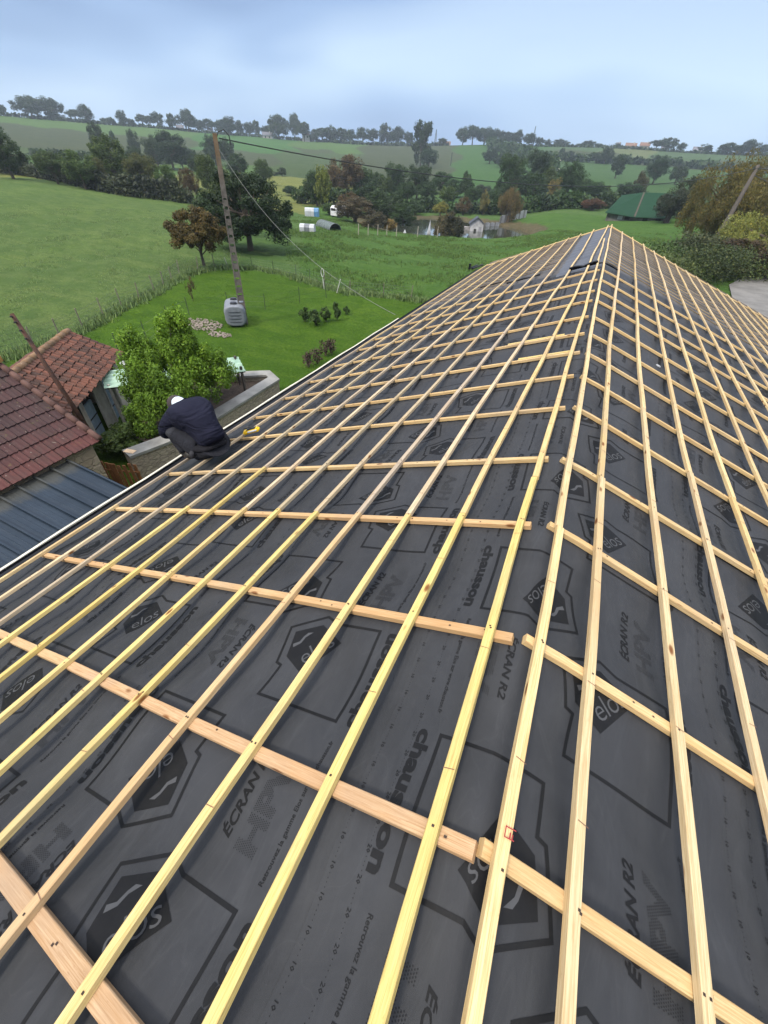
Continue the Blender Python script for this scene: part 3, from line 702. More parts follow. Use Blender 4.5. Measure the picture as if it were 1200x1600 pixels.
def crown_mesh(shape, seed, nleaf, lsize, nclump=46, spread=.11, droop=0.0):
    g = np.random.default_rng(seed); cl = []
    while len(cl) < nclump:
        p = g.uniform(-1, 1, 3)
        if shape == 'round': ok = p@p < 1 and p@p > .12; c = p*np.array([.40, .40, .40])*g.uniform(.85, 1.12)+np.array([0, 0, .56])
        elif shape == 'tall': ok = (p[0]**2+p[1]**2) < (1-abs(p[2]))**.8; c = p*np.array([.40, .40, .46])*g.uniform(.85, 1.1)+np.array([0, 0, .54])
        elif shape == 'column': ok = (p[0]**2+p[1]**2) < 1; c = p*np.array([.36+.08*math.sin(p[2]*7+seed), .36, .44])+np.array([0, 0, .54])
        elif shape == 'willow': ok = p@p < 1; c = p*np.array([.44, .44, .40])+np.array([0, 0, .55])
        elif shape == 'bush': ok = p@p < 1 and p[2] > -.55; c = p*np.array([.45, .45, .46])+np.array([0, 0, .50])
        elif shape == 'spread': ok = p@p < 1 and p@p > .2; c = p*np.array([.46, .46, .30])*g.uniform(.8, 1.15)+np.array([0, 0, .64])
        if ok: cl.append(c)
    cl = np.array(cl); w = g.uniform(.5, 1.5, nclump); tint = g.uniform(0, 1, nclump)
    k = g.choice(nclump, nleaf, p=w/w.sum()); sp = spread*g.uniform(.6, 1.25, nclump)
    d = g.normal(0, 1, (nleaf, 3)); d /= np.linalg.norm(d, axis=1)[:, None]; rad = g.uniform(0, 1, nleaf)**.45
    off = d*(rad*sp[k])[:, None]
    if shape == 'willow' or droop: off[:, 2] = off[:, 2]*1.9-.03; off[:, :2] *= .75
    c = cl[k]+off
    nrm = d*.6+g.normal(0, .5, (nleaf, 3)); nrm[:, 2] += .35; nrm /= np.linalg.norm(nrm, axis=1)[:, None]
    a = np.cross(nrm, g.normal(0, 1, (nleaf, 3)))
    if shape == 'willow' or droop: a = a*.35+np.array([0, 0, -1.]); 
    a /= np.linalg.norm(a, axis=1)[:, None]; b = np.cross(nrm, a); b /= np.linalg.norm(b, axis=1)[:, None]+1e-9
    s = lsize*g.uniform(.6, 1.3, nleaf)[:, None]; ar = .28 if (shape == 'willow' or droop) else .55
    Vv = np.stack([c+a*s, c+b*s*ar, c-a*s, c-b*s*ar], 1).reshape(-1, 3)
    me = bpy.data.meshes.new('crown'); me.vertices.add(len(Vv)); me.vertices.foreach_set('co', Vv.ravel())
    me.loops.add(nleaf*4); me.loops.foreach_set('vertex_index', np.arange(nleaf*4, dtype=np.int32)); me.polygons.add(nleaf); me.polygons.foreach_set('loop_start', np.arange(0, nleaf*4, 4, dtype=np.int32)); me.update(calc_edges=True)
    t = np.clip(tint[k]*.6+g.uniform(0, .4, nleaf), 0, 1); t2 = g.uniform(0, 1, nleaf)
    colr = np.repeat(np.stack([t, t2, t, np.ones(nleaf)], 1), 4, 0)
    ca = me.color_attributes.new('tint', 'FLOAT_COLOR', 'POINT'); ca.data.foreach_set('color', colr.ravel())
    me.materials.append(M_LEAF); return me, cl
def trunk_mesh(cl, seed, base=.028, multi=1, ztop=.62):
    g = random.Random(seed); mb = MB()
    for q in range(multi):
        ox = (q-(multi-1)/2)*.05; lean = g.uniform(-.06, .06)
        mb.tube([(ox, 0, -.03), (ox*1.2+lean*.3, lean*.2, .15), (ox*1.6+lean, lean*.5, .35), (ox*2+lean*1.3, lean, ztop)], [base*1.3, base, base*.8, base*.35], 7)
    for c in list(cl)[::3]:
        z0 = g.uniform(.22, .5); m_ = Vector(c)*.5+Vector((0, 0, z0*.5+.02))
        mb.tube([(0, 0, z0), tuple(m_), tuple(c)], [base*.45, base*.28, base*.1], 5, cap=False)
    me = mb.mesh('trunk'); me.materials.append(M_BARK); return me
LIB = {}
def lib(shape, i, hi=False):
    key = (shape, i, hi)
    if key not in LIB:
        nl, ls = (15000, .0175) if hi else (5200, .031)
        if shape == 'willow': nl, ls = (12000, .026) if hi else (3500, .034)
        cm, cl = crown_mesh(shape, len(shape)*13+i*7, nl, ls, 90 if hi else 55, .105 if hi else .125)
        LIB[key] = (cm, trunk_mesh(cl, i, multi=3 if shape in ('bush', 'willow') else 1))
    return LIB[key]
HAZY = (.030, .055, .024); DKGR = (.030, .062, .018); MIDG = (.055, .095, .022); OLV = (.072, .085, .030); BRNG = (.095, .070, .034); YGR = (.16, .18, .035)
def tree(px, ytop, wpx, r, shape='round', col=DKGR, base=None, label=None, group=None, hi=False, name='tree', cat='tree', zoff=0.0, wf=1.0):
    P = onground(px, base) if base else None
    if P is None: P = atdist(px, ytop, r); P.z = H(P.x, P.y)
    rr = math.hypot(P.x-CAM[0], P.y); T = ray(px, ytop); T = T/math.hypot(T[0], T[1])*rr+CAM
    h = max(.5, T[2]-P.z); depth = (np.array(P)-CAM)@fw; w = wpx/F*depth*1.22*wf
    i = random.randrange(4); cm, tm = lib(shape, i, hi)
    o = empty(name, P-Vector((0, 0, .05+zoff)), random.uniform(0, 6.28), label=label, cat=cat, group=group); o.scale = (w, w, h*1.04)
    t = bpy.data.objects.new('trunk', tm); C.objects.link(t); t.parent = o
    k = bpy.data.objects.new('crown', cm); C.objects.link(k); k.parent = o; v = random.uniform(.85, 1.15)
    k.color = (col[0]*v*random.uniform(.9, 1.1), col[1]*v, col[2]*v*random.uniform(.9, 1.1), 1)
    return o
ORD = ['first', 'second', 'third', 'fourth', 'fifth', 'sixth', 'seventh', 'eighth', 'ninth', 'tenth', 'eleventh', 'twelfth', 'thirteenth', 'fourteenth', 'fifteenth', 'sixteenth', 'seventeenth', 'eighteenth', 'nineteenth', 'twentieth']
def ordn(i):
    if i < 20: return ORD[i]
    t = ['twenty', 'thirty', 'forty', 'fifty', 'sixty'][(i+1)//10-2]; k = (i+1) % 10
    return (t.replace('y', 'ieth') if k == 0 else t+'-'+ORD[k-1])
SKY_T = [(-2, 162, 14), (37, 149, 40), (72, 153, 34), (88, 178, 22), (113, 171, 20), (129, 163, 20), (162, 184, 12), (172, 183, 12), (187, 173, 17), (204, 186, 12), (220, 179, 18), (231, 181, 14), (243, 176, 19), (265, 177, 17), (288, 170, 24), (308, 187, 20), (322, 186, 20), (340, 188, 18), (354, 183, 26), (373, 189, 16), (387, 192, 16), (398, 188, 16), (418, 196, 22), (433, 179, 32), (458, 177, 20), (474, 191, 20), (488, 208, 18), (503, 200, 26), (518, 198, 24), (533, 200, 24), (546, 203, 22), (567, 199, 20), (583, 202, 18), (601, 194, 20), (612, 205, 14), (622, 198, 22), (640, 207, 16), (692, 216, 14), (726, 200, 22), (742, 197, 26), (760, 200, 26), (778, 203, 26), (795, 206, 22), (812, 205, 20), (830, 208, 20), (845, 215, 13), (857, 218, 12), (878, 218, 28), (910, 224, 18), (922, 220, 20), (936, 224, 16), (966, 224, 12), (1030, 219, 22), (1049, 215, 28), (1068, 223, 14), (1106, 226, 22), (1132, 228, 22), (1144, 223, 22), (1160, 226, 20), (1178, 219, 28), (1197, 226, 22)]
for i, (x, yt, wp) in enumerate(SKY_T):
    tree(x, yt, wp, random.uniform(600, 640), random.choice(['round', 'tall', 'round', 'spread']) if wp < 30 else 'round', HAZY,
         label=f'hazy dark tree on the far skyline, {ordn(i)} from the left along the hilltop', group='trees along the hilltop')
    if i % 2 == 0: pass
# hedges along the hilltop
def hedge(pts, hgtm, wid, col, label, n=None, ls=.35, name='hedge', dens=1.0, group=None):
    """a run of dense foliage between plan points; one hedge, one thing"""
    g = np.random.default_rng(int(abs(pts[0][0]*13+pts[0][1]*7)) % 9999); L = 0; segs = []
    for (a, b) in zip(pts[:-1], pts[1:]):
        l = math.dist(a, b); segs.append((a, b, l)); L += l
    nl = n or int(L*hgtm*26*dens/(ls*ls*4))
    nl = min(nl, 26000); t = g.uniform(0, L, nl); xs = np.zeros(nl); ys_ = np.zeros(nl); acc = 0
    for a, b, l in segs:
        q = (t >= acc) & (t <= acc+l); f = (t[q]-acc)/l; xs[q] = a[0]+(b[0]-a[0])*f; ys_[q] = a[1]+(b[1]-a[1])*f; acc += l
    prof = hgtm*(.72+.28*np.sin(t/hgtm*.9+np.sin(t*.37)*2)*g.uniform(.6, 1)); z = g.uniform(0, 1, nl)**.7*prof
    xs = xs+g.normal(0, wid*.35, nl); ys_ = ys_+g.normal(0, wid*.35, nl); c = np.stack([xs, ys_, hgt(xs, ys_)+z], 1)
    nrm = g.normal(0, 1, (nl, 3)); nrm[:, 2] = abs(nrm[:, 2])+.3; nrm /= np.linalg.norm(nrm, axis=1)[:, None]; a = np.cross(nrm, g.normal(0, 1, (nl, 3))); a /= np.linalg.norm(a, axis=1)[:, None]; b = np.cross(nrm, a)
    s = ls*g.uniform(.6, 1.3, nl)[:, None]; Vv = np.stack([c+a*s, c+b*s*.55, c-a*s, c-b*s*.55], 1).reshape(-1, 3)
    me = bpy.data.meshes.new(name); me.vertices.add(len(Vv)); me.vertices.foreach_set('co', Vv.ravel()); me.loops.add(nl*4); me.loops.foreach_set('vertex_index', np.arange(nl*4, dtype=np.int32)); me.polygons.add(nl); me.polygons.foreach_set('loop_start', np.arange(0, nl*4, 4, dtype=np.int32)); me.update(calc_edges=True)
    tt = np.clip(.5+.4*np.sin(t*1.3/hgtm)+g.uniform(-.3, .3, nl), 0, 1); colr = np.repeat(np.stack([tt, g.uniform(0, 1, nl), tt, np.ones(nl)], 1), 4, 0)
    ca = me.color_attributes.new('tint', 'FLOAT_COLOR', 'POINT'); ca.data.foreach_set('color', colr.ravel())
    o = link(name, me, M_LEAF, label=label, cat='hedge', group=group); o.color = col+(1,); return o
def pol(az, r): return (CAM[0]+r*math.sin(R(az)), r*math.cos(R(az)))
hedge([pol(-60, 612), pol(-50, 615), pol(-44, 610), pol(-36, 615), pol(-30, 610)], 2.6, 5, HAZY, 'low dark hedge closing the top of the left hill', ls=1.7)
hedge([pol(-30, 600), pol(-27, 585), pol(-18, 620)], 3.2, 5, HAZY, 'low hedge along the upper edge of the brown field', ls=1.7)
hedge([pol(-14, 610), pol(-8, 600), pol(-1, 605), pol(12, 610)], 2.2, 5, HAZY, 'long low hedge along the top of the right hill', ls=1.7)
hedge([pol(-13.6, 560), pol(-10, 470), pol(-8.2, 400), pol(-7.2, 330)], 9, 9, DKGR, 'bushy grey-green hedge running down beside the bright green field', ls=1.3)
hedge([pol(-8, 470), pol(-2, 462), pol(4, 466), pol(9, 455), pol(14, 450)], 6, 4, DKGR, 'dark hedge crossing the right hillside under the brown strip', ls=1.3)
hedge([pol(-66, 150), pol(-61, 158), pol(-56.6, 127), pol(-51.5, 108), pol(-45.4, 95)], 3.4, 1.6, (.034, .046, .024), 'dark boundary hedge under the row of trees along the left field', ls=.34)
hedge([pol(-34, 128), pol(-26, 132), pol(-19, 134), pol(-10, 133), pol(-5, 142), pol(1, 150), pol(3, 148)], 3.6, 3.5, DKGR, 'dense dark thicket behind the pond and along the meadow end', ls=.5)
hedge([pol(-58, 300), pol(-52, 292), pol(-47, 300)], 3.5, 4, HAZY, 'thin broken hedge on the left hillside below the brown field', ls=1.0)
# hedge trees at the left field
for i, (x, yt, wp, bs, sh, cc) in enumerate([(-8, 168, 60, 272, 'round', DKGR), (22, 200, 55, 280, 'round', DKGR), (92, 236, 42, 288, 'spread', MIDG), (135, 234, 46, 296, 'round', MIDG), (163, 246, 24, 299, 'round', OLV), (190, 214, 56, 299, 'round', MIDG), (232, 240, 40, 305, 'spread', OLV), (266, 256, 34, 310, 'round', MIDG), (300, 262, 26, 312, 'bush', BRNG)]):
    tree(x, yt, wp, 0, sh, cc, base=bs, label=f'{["dark","dark rounded","loose green","broad green","thin olive","tall full green","light olive","rounded green","low brownish"][i]} hedgerow tree, {ordn(i)} from the left above the pale green field', group='trees of the left hedgerow', hi=True)
# mid-distance trees, left and centre hillside
MID = [(143, 190, 22, 300, 'round', HAZY, 'single grey-green tree standing on the brown hillside field'), (173, 204, 12, 330, 'round', HAZY, 'tiny round bush on the brown hillside field'), (203, 202, 16, 330, 'round', HAZY, 'small round tree beside the tiny bush on the brown field'),
 (236, 212, 34, 270, 'round', HAZY, 'left part of the large hazy tree clump behind the field hedge'), (258, 204, 46, 262, 'round', HAZY, 'largest hazy rounded tree behind the left field hedge'), (292, 232, 26, 260, 'round', HAZY, 'small hazy tree between two large hillside clumps'), (330, 212, 36, 300, 'round', HAZY, 'hazy tree directly behind the top of the concrete pole'), (350, 218, 26, 290, 'round', HAZY, 'hazy tree just right of the concrete pole top'),
 (318, 240, 40, 120, 'round', MIDG, 'green tree behind the concrete pole, left of the big dark tree'), (440, 262, 16, 240, 'tall', HAZY, 'small pointed tree on the slope above the yellowish field'), (428, 268, 14, 240, 'bush', HAZY, 'low bush beside the small pointed tree on the slope'),
 (493, 266, 42, 122, 'round', DKGR, 'dark round tree left of the brownish tree group'), (503, 262, 26, 118, 'tall', YGR, 'yellow-green leafed tree beside the brownish tree group'), (540, 240, 56, 150, 'round', BRNG, 'largest brownish autumn tree in the middle distance'), (568, 262, 30, 150, 'round', DKGR, 'dark green tree to the right of the brownish autumn tree'),
 (514, 318, 24, 100, 'round', MIDG, 'low round tree overhanging the white and blue sheeted stack'), (555, 308, 56, 92, 'bush', (.085, .075, .045), 'brownish willow scrub beside the parked van'), (598, 296, 60, 108, 'round', DKGR, 'broad dark tree on the near bank, left of the white tent'), (632, 318, 36, 104, 'round', DKGR, 'rounded dark tree close to the white tent'), (575, 285, 34, 130, 'round', DKGR, 'dark tree behind the broad tree on the near bank'),
 (622, 258, 38, 175, 'column', DKGR, 'upright dark tree, left of the pair behind the pond'), (655, 262, 38, 172, 'column', DKGR, 'upright dark tree, right of the pair behind the pond'), (662, 193, 30, 380, 'column', HAZY, 'very tall dark tree rising from the hillside to the skyline'), (672, 232, 26, 360, 'round', HAZY, 'lower tree leaning against the very tall dark tree'),
 (692, 268, 34, 190, 'round', DKGR, 'dark tree in the thicket below the bright field, left one'), (714, 280, 34, 180, 'round', DKGR, 'dark tree in the thicket below the bright field, middle one'), (731, 272, 20, 175, 'tall', DKGR, 'slim crooked dark tree below the bright green field'), (756, 288, 34, 180, 'round', (.04, .05, .03), 'grey-green rounded tree below the bright green field'),
 (648, 312, 26, 126, 'bush', DKGR, 'dark bush on the far bank of the pond'), (690, 315, 20, 126, 'bush', YGR, 'small yellow-green bush on the far pond bank'), (727, 308, 20, 128, 'bush', BRNG, 'russet bush on the far pond bank'), (760, 300, 16, 130, 'tall', (.16, .15, .05), 'thin yellowish sapling behind the pond'),
 (805, 244, 40, 170, 'column', DKGR, 'tall full dark tree right of the bright green field'), (802, 296, 36, 118, 'willow', (.13, .10, .045), 'straw brown weeping willow at the end of the pond'), (850, 238, 38, 200, 'column', HAZY, 'tall grey-green tree among the meadow-end trees'), (842, 268, 28, 165, 'round', DKGR, 'round dark tree in front of the tall grey-green tree'), (868, 282, 20, 158, 'column', (.15, .14, .05), 'slim yellow-green tree at the meadow end'), (899, 250, 42, 175, 'round', DKGR, 'broad dark tree above the meadow end'), (930, 282, 44, 165, 'round', DKGR, 'low wide dark tree behind the green roofed barn, left side'), (930, 310, 32, 140, 'bush', (.12, .06, .03), 'reddish brown bush beside the green roofed barn'),
 (880, 232, 12, 480, 'round', HAZY, 'small tree beside the grazing cows'), (892, 236, 14, 470, 'round', HAZY, 'round tree on the hedge right of the cows'), (935, 238, 16, 460, 'round', HAZY, 'left of two close trees on the crossing hedge'), (952, 230, 20, 455, 'round', HAZY, 'right of two close trees on the crossing hedge'), (972, 244, 22, 330, 'round', HAZY, 'small lone tree in the right hillside pasture'), (1036, 243, 32, 300, 'round', HAZY, 'largest lone tree in the right hillside pasture'), (1066, 258, 24, 310, 'round', HAZY, 'low lone tree right of the largest pasture tree'),
 (990, 286, 44, 190, 'round', DKGR, 'dark rounded tree directly behind the green barn roof'), (1006, 272, 22, 200, 'tall', (.07, .07, .035), 'pointed brownish tree rising behind the green barn roof'), (1062, 296, 44, 112, 'bush', (.03, .045, .028), 'dark purplish bush between green barn and brown willow'), (1085, 275, 44, 125, 'round', (.05, .07, .03), 'green tree behind the brown willow')]
MORE = [(455, 290, 26, 150, 'round', DKGR), (470, 302, 20, 130, 'bush', OLV), (520, 262, 26, 170, 'round', DKGR), (588, 268, 30, 185, 'round', DKGR), (602, 278, 26, 170, 'column', MIDG), (638, 282, 30, 160, 'round', DKGR), (672, 284, 28, 165, 'round', DKGR), (702, 290, 26, 150, 'round', MIDG), (742, 292, 28, 160, 'round', DKGR), (775, 298, 26, 150, 'round', DKGR), (784, 284, 22, 180, 'round', DKGR), (828, 270, 28, 175, 'round', DKGR), (862, 262, 26, 190, 'round', MIDG), (878, 296, 24, 150, 'bush', DKGR), (916, 280, 26, 170, 'round', DKGR), (948, 290, 26, 170, 'round', MIDG), (768, 234, 22, 420, 'round', HAZY), (785, 240, 24, 390, 'round', HAZY), (800, 252, 22, 360, 'round', HAZY), (815, 262, 20, 330, 'round', HAZY), (205, 228, 30, 240, 'round', DKGR), (278, 224, 24, 270, 'round', HAZY), (305, 240, 28, 210, 'round', DKGR), (368, 240, 32, 200, 'round', DKGR), (408, 248, 30, 180, 'round', MIDG), (150, 232, 26, 230, 'round', HAZY), (60, 232, 28, 200, 'round', DKGR), (545, 300, 30, 110, 'bush', BRNG), (618, 300, 26, 118, 'round', DKGR), (650, 318, 20, 122, 'round', DKGR)]
for i, (x, yt, wp, r, sh, cc) in enumerate(sorted(MORE)): tree(x, yt, wp, r, sh, cc, label=f'rounded tree in the wooded belt across the valley, {ordn(i)} from the left', group='trees filling the valley woods', hi=wp > 26)
for (x, yt, wp, r, sh, cc, lb) in MID: tree(x, yt, wp, r, sh, cc, label=lb, hi=wp > 30)
for i, (x, yt, wp, cc) in enumerate([(696, 334, 24, (.08, .075, .04)), (711, 330, 28, (.07, .065, .04)), (716, 338, 18, (.055, .06, .032)), (712, 348, 14, (.17, .16, .04)), (590, 330, 30, (.07, .065, .04)), (610, 342, 18, (.16, .13, .04)), (698, 346, 12, (.05, .055, .035)), (572, 345, 18, (.10, .09, .04))]):
    tree(x, yt, wp, 86, 'bush', cc, label=f'{["greyish","broad brownish","darker","bright yellow","brown","ochre","grey-green","tiny"][i]} bush on the near bank of the pond', name='bush', cat='bush', group='bushes on the near pond bank')
# -- near trees with finer foliage
def near_tree(P, w, h, shape, col, nl, ls, label, seed, name='tree', cat='tree', clump=70, spread=.10, multi=1, base=.025, cat2=None, droop=0.0):
    cm, cl = crown_mesh(shape, seed, nl, ls, clump, spread, droop); tm = trunk_mesh(cl, seed, base=base, multi=multi)
    o = empty(name, P, seed*.7, label=label, cat=cat); o.scale = (w, w, h)
    t = bpy.data.objects.new('trunk', tm); C.objects.link(t); t.parent = o
    k = bpy.data.objects.new('crown', cm); C.objects.link(k); k.parent = o; k.color = col+(1,); return o
# big dark tree and brown tree in the meadow
_P = onground(392, 392); _T = ray(395, 260); _T = _T/math.hypot(_T[0], _T[1])*math.hypot(_P.x-CAM[0], _P.y)+CAM
near_tree(_P-Vector((0, 0, .5)), 9.6, _T[2]-_P.z+.5, 'bush', (.020, .042, .014), 42000, .0125, 'big dense dark tree standing behind the concrete pole', 50, clump=120, spread=.085, base=.03)
tree(352, 262, 60, 62, 'round', (.05, .075, .026), label='lighter green tree crown behind the big dense dark tree', hi=True)
near_tree(onground(320, 419), 5.0, 4.1, 'spread', (.085, .066, .018), 26000, .017, 'small tree with brown autumn leaves left of the concrete pole', 5, clump=80, spread=.085, base=.022)
def bigwillow():
    P = Vector(atdist(1128, 365, 80)); P.z = H(P.x, P.y)-.3; T = Vector(atdist(1135, 243, 80))
    return near_tree(P, 15.0, T.z-P.z, 'willow', (.125, .112, .034), 60000, .0125, 'huge brownish willow behind the leaning wooden pole', 11, clump=110, spread=.085, multi=3)
bigwillow()
P = Vector(atdist(1205, 400, 62)); P.z = H(P.x, P.y)
near_tree(P, 11, Vector(atdist(1200, 318, 62)).z-P.z, 'bush', (.19, .215, .055), 40000, .013, 'bright yellow-green laurel shrub at the right edge of the view', 12, 'shrub', 'shrub', 70, .11, 3, droop=1)
P = Vector(atdist(1150, 420, 58)); P.z = H(P.x, P.y)
near_tree(P, 8.0, Vector(atdist(1150, 372, 58)).z-P.z, 'bush', (.065, .046, .026), 22000, .014, 'russet brown bush at the foot of the leaning wooden pole', 13, 'shrub', 'shrub', 60, .11, 3)
P = Vector(atdist(1187, 300, 96)); P.z = H(P.x, P.y)
near_tree(P, 12, Vector(atdist(1187, 288, 96)).z-P.z, 'willow', (.10, .085, .026), 30000, .014, 'lower brownish willow crown to the right of the huge willow', 14, 'tree', 'tree', 70, .10, 2)
hedge([pol(2, 44), pol(5, 45), pol(8, 47), pol(11, 52), pol(14.5, 58), pol(19, 60)], 2.9, 3.0, (.062, .090, .028), 'tall dark hedge behind the far end of the roof', ls=.10, n=26000)
hedge([pol(-1, 50), pol(3, 52), pol(7, 56)], 2.6, 4.2, (.085, .145, .036), 'loose pale green weeds and brambles behind the roof ridge end', ls=.12, n=16000)
hedge([pol(8, 56), pol(11, 60), pol(13, 66)], 3.2, 2.4, (.05, .065, .03), 'mixed dark scrub in front of the leaning wooden pole', ls=.12, n=14000)
# -- bright green garden tree behind the worker
def gardentree():
    g = np.random.default_rng(3); root = empty('garden_tree', (-10.72, 7.88, .1), 0, label='bright green leafy garden tree directly behind the crouching roofer', cat='tree')
    blobs = [(0, 0, 1.5, 1.1, 1.0), (-.6, .4, 1.7, .85, .8), (.2, .8, 1.9, .95, .9), (-.05, .85, 2.55, .6, .8), (.7, 1.2, 1.6, .85, .7), (-.8, -.3, 1.5, .7, .6), (-1.15, .1, 2.15, .45, .55), (0, -.6, 1.1, .95, .8), (.6, .2, 1.2, 1.0, .8), (-.4, -.6, .8, .85, .65), (.45, 1.7, 1.5, .6, .5)]
    cs = []; rad = []; sh = []
    for (x, y, z, rx, rz) in blobs:
        for _ in range(22):
            p = g.normal(0, 1, 3); p /= np.linalg.norm(p); p[2] = p[2] if p[2] > -.4 else -p[2]
            cs.append(np.array([x, y, z])+p*np.array([rx, rx, rz])*g.uniform(.55, 1.0)); rad.append(g.uniform(.14, .30)); sh.append(z/3.4)
    cs = np.array(cs); rad = np.array(rad); nl = 60000; k = g.integers(0, len(cs), nl); d = g.normal(0, 1, (nl, 3)); d /= np.linalg.norm(d, axis=1)[:, None]
    c = cs[k]+d*(g.uniform(0, 1, nl)**.5*rad[k])[:, None]*np.array([1, 1, 1.25]); nrm = d*.5+g.normal(0, .5, (nl, 3)); nrm[:, 2] += .5; nrm /= np.linalg.norm(nrm, axis=1)[:, None]
    a = np.cross(nrm, g.normal(0, 1, (nl, 3))); a /= np.linalg.norm(a, axis=1)[:, None]; b = np.cross(nrm, a); s = .047*g.uniform(.6, 1.35, nl)[:, None]
    Vv = np.stack([c+a*s, c+b*s*.42, c-a*s, c-b*s*.42], 1).reshape(-1, 3)
    me = bpy.data.meshes.new('crown'); me.vertices.add(len(Vv)); me.vertices.foreach_set('co', Vv.ravel()); me.loops.add(nl*4); me.loops.foreach_set('vertex_index', np.arange(nl*4, dtype=np.int32)); me.polygons.add(nl); me.polygons.foreach_set('loop_start', np.arange(0, nl*4, 4, dtype=np.int32)); me.update(calc_edges=True)
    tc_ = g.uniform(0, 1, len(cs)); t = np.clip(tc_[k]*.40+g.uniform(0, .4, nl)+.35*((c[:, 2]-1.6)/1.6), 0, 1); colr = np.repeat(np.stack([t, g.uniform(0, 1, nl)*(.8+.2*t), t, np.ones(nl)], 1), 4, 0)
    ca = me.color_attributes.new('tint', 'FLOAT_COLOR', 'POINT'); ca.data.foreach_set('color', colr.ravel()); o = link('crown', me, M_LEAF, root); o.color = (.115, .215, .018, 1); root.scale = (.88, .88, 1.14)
    mb = MB(); mb.tube([(0, 0, -.1), (0, .1, .6), (-.05, .4, 1.6), (-.05, .8, 2.8)], [.09, .075, .05, .02], 8)
    for c0 in cs[::9]: mb.tube([(0, .2, .7+.2*c0[2]), tuple(c0*.55+np.array([0, .1, .5])), tuple(c0)], [.035, .02, .008], 5, cap=False)
    mb.build('trunk', M_BARK, root)
gardentree()
near_tree(Vector((-11.6, 6.35, 0)), 1.7, .95, 'bush', (.05, .085, .018), 9000, .030, 'low dark shrub at the foot of the garden tree beside the shed', 21, 'shrub', 'shrub', 40, .12, 3)
# ---- dead dark plants by the eave
for i, (x, y) in enumerate([(485, 566), (499, 560), (512, 548), (521, 545)]):
    P = at(x-3, y+6, 0); mb = MB(); g = random.Random(i+40)
    for s in range(9):
        a = g.uniform(0, 6.28); q = g.uniform(.05, .25); hh = g.uniform(.35, .65)
        mb.tube([(0.03*math.cos(a), .03*math.sin(a), -.05), (q*.6*math.cos(a), q*.6*math.sin(a), hh*.5), (q*math.cos(a), q*math.sin(a), hh)], [.016, .012, .007], 5)
    o = empty('dead_plant', P, label=f'{["short","spiky","tall","leaning"][i]} dark withered plant, {ordn(i)} from the left beyond the left eave', cat='plant', group='withered plants beyond the eave')
    mb.build('stem', M_BARK, o)
    V3 = []; F3 = []
    for s in range(150):
        a = g.uniform(0, 6.28); q = g.uniform(.03, .27); z = g.uniform(.1, .62); c0 = Vector((q*math.cos(a), q*math.sin(a), z)); d1 = Vector((g.gauss(0, 1), g.gauss(0, 1), g.gauss(0, 1))).normalized()*.055; d2 = d1.orthogonal().normalized()*.03
        F3.append([len(V3)+j for j in range(4)]); V3 += [c0+d1, c0+d2, c0-d1, c0-d2]
    me = bpy.data.meshes.new('leaves'); me.from_pydata(V3, [], F3); link('leaves', me, simple('withered_leaf', (.045, .028, .020), .9), o)
# ---- small conifers and saplings on the lawn
for i, (x, y, hh, ww) in enumerate([(476, 503, .85, .62), (493, 508, .8, .8), (509, 503, .8, .62), (527, 501, 1.0, .5)]):
    near_tree(onground(x, y), ww*1.25, hh, 'tall', (.055, .10, .03), 2600, .05, f'{["small dark bushy","wide light green","narrow loose","slim dark pointed"][i]} young conifer on the lawn, {ordn(i)} from the left', 30+i, 'young_conifer', 'conifer', 30, .13, 1, .02)
near_tree(onground(302, 471), .7, 1.7, 'tall', (.09, .07, .035), 700, .035, 'thin nearly bare sapling on the lawn near the fence', 36, 'sapling', 'sapling', 16, .16, 1, .012)
near_tree(onground(542, 491), .5, .5, 'bush', (.04, .08, .02), 900, .07, 'tiny round shrub under the hanging white tie on the lawn', 37, 'shrub', 'shrub', 14, .16, 1, .012)
# ---- rough grass tufts: meadow, fence line and lawn edge
def tufts(name, pts, hh, ww, col, label=None):
    g = np.random.default_rng(len(pts)); nb = 5; P = np.repeat(pts, nb, 0); nl = len(P); a = g.uniform(0, 2*math.pi, nl); ln = hh*g.uniform(.5, 1.2, nl)
    P = P+np.stack([g.normal(0, ww, nl), g.normal(0, ww, nl), np.zeros(nl)], 1); z = hgt(P[:, 0], P[:, 1])-.03
    tip = np.stack([P[:, 0]+np.cos(a)*ln*.45, P[:, 1]+np.sin(a)*ln*.45, z+ln], 1); s = np.stack([-np.sin(a), np.cos(a)], 1)*(ln*.14)[:, None]
    b1 = np.stack([P[:, 0]+s[:, 0], P[:, 1]+s[:, 1], z], 1); b2 = np.stack([P[:, 0]-s[:, 0], P[:, 1]-s[:, 1], z], 1); V = np.stack([b1, b2, tip], 1).reshape(-1, 3)
    me = bpy.data.meshes.new(name); me.vertices.add(len(V)); me.vertices.foreach_set('co', V.ravel()); me.loops.add(nl*3); me.loops.foreach_set('vertex_index', np.arange(nl*3, dtype=np.int32)); me.polygons.add(nl); me.polygons.foreach_set('loop_start', np.arange(0, nl*3, 3, dtype=np.int32)); me.update(calc_edges=True)
    t = g.uniform(0, 1, nl); colr = np.repeat(np.stack([t, g.uniform(0, .95, nl), t, np.ones(nl)], 1), 3, 0); ca = me.color_attributes.new('tint', 'FLOAT_COLOR', 'POINT'); ca.data.foreach_set('color', colr.ravel())
    o = link(name, me, M_LEAF, kind='stuff'); o.color = col+(1,); return o
g = np.random.default_rng(99)
az = g.uniform(-36, 6, 42000); rr = np.sqrt(g.uniform(30**2, 92**2, 42000)); pts = np.stack([CAM[0]+rr*np.sin(np.radians(az)), rr*np.cos(np.radians(az)), 0*rr], 1)
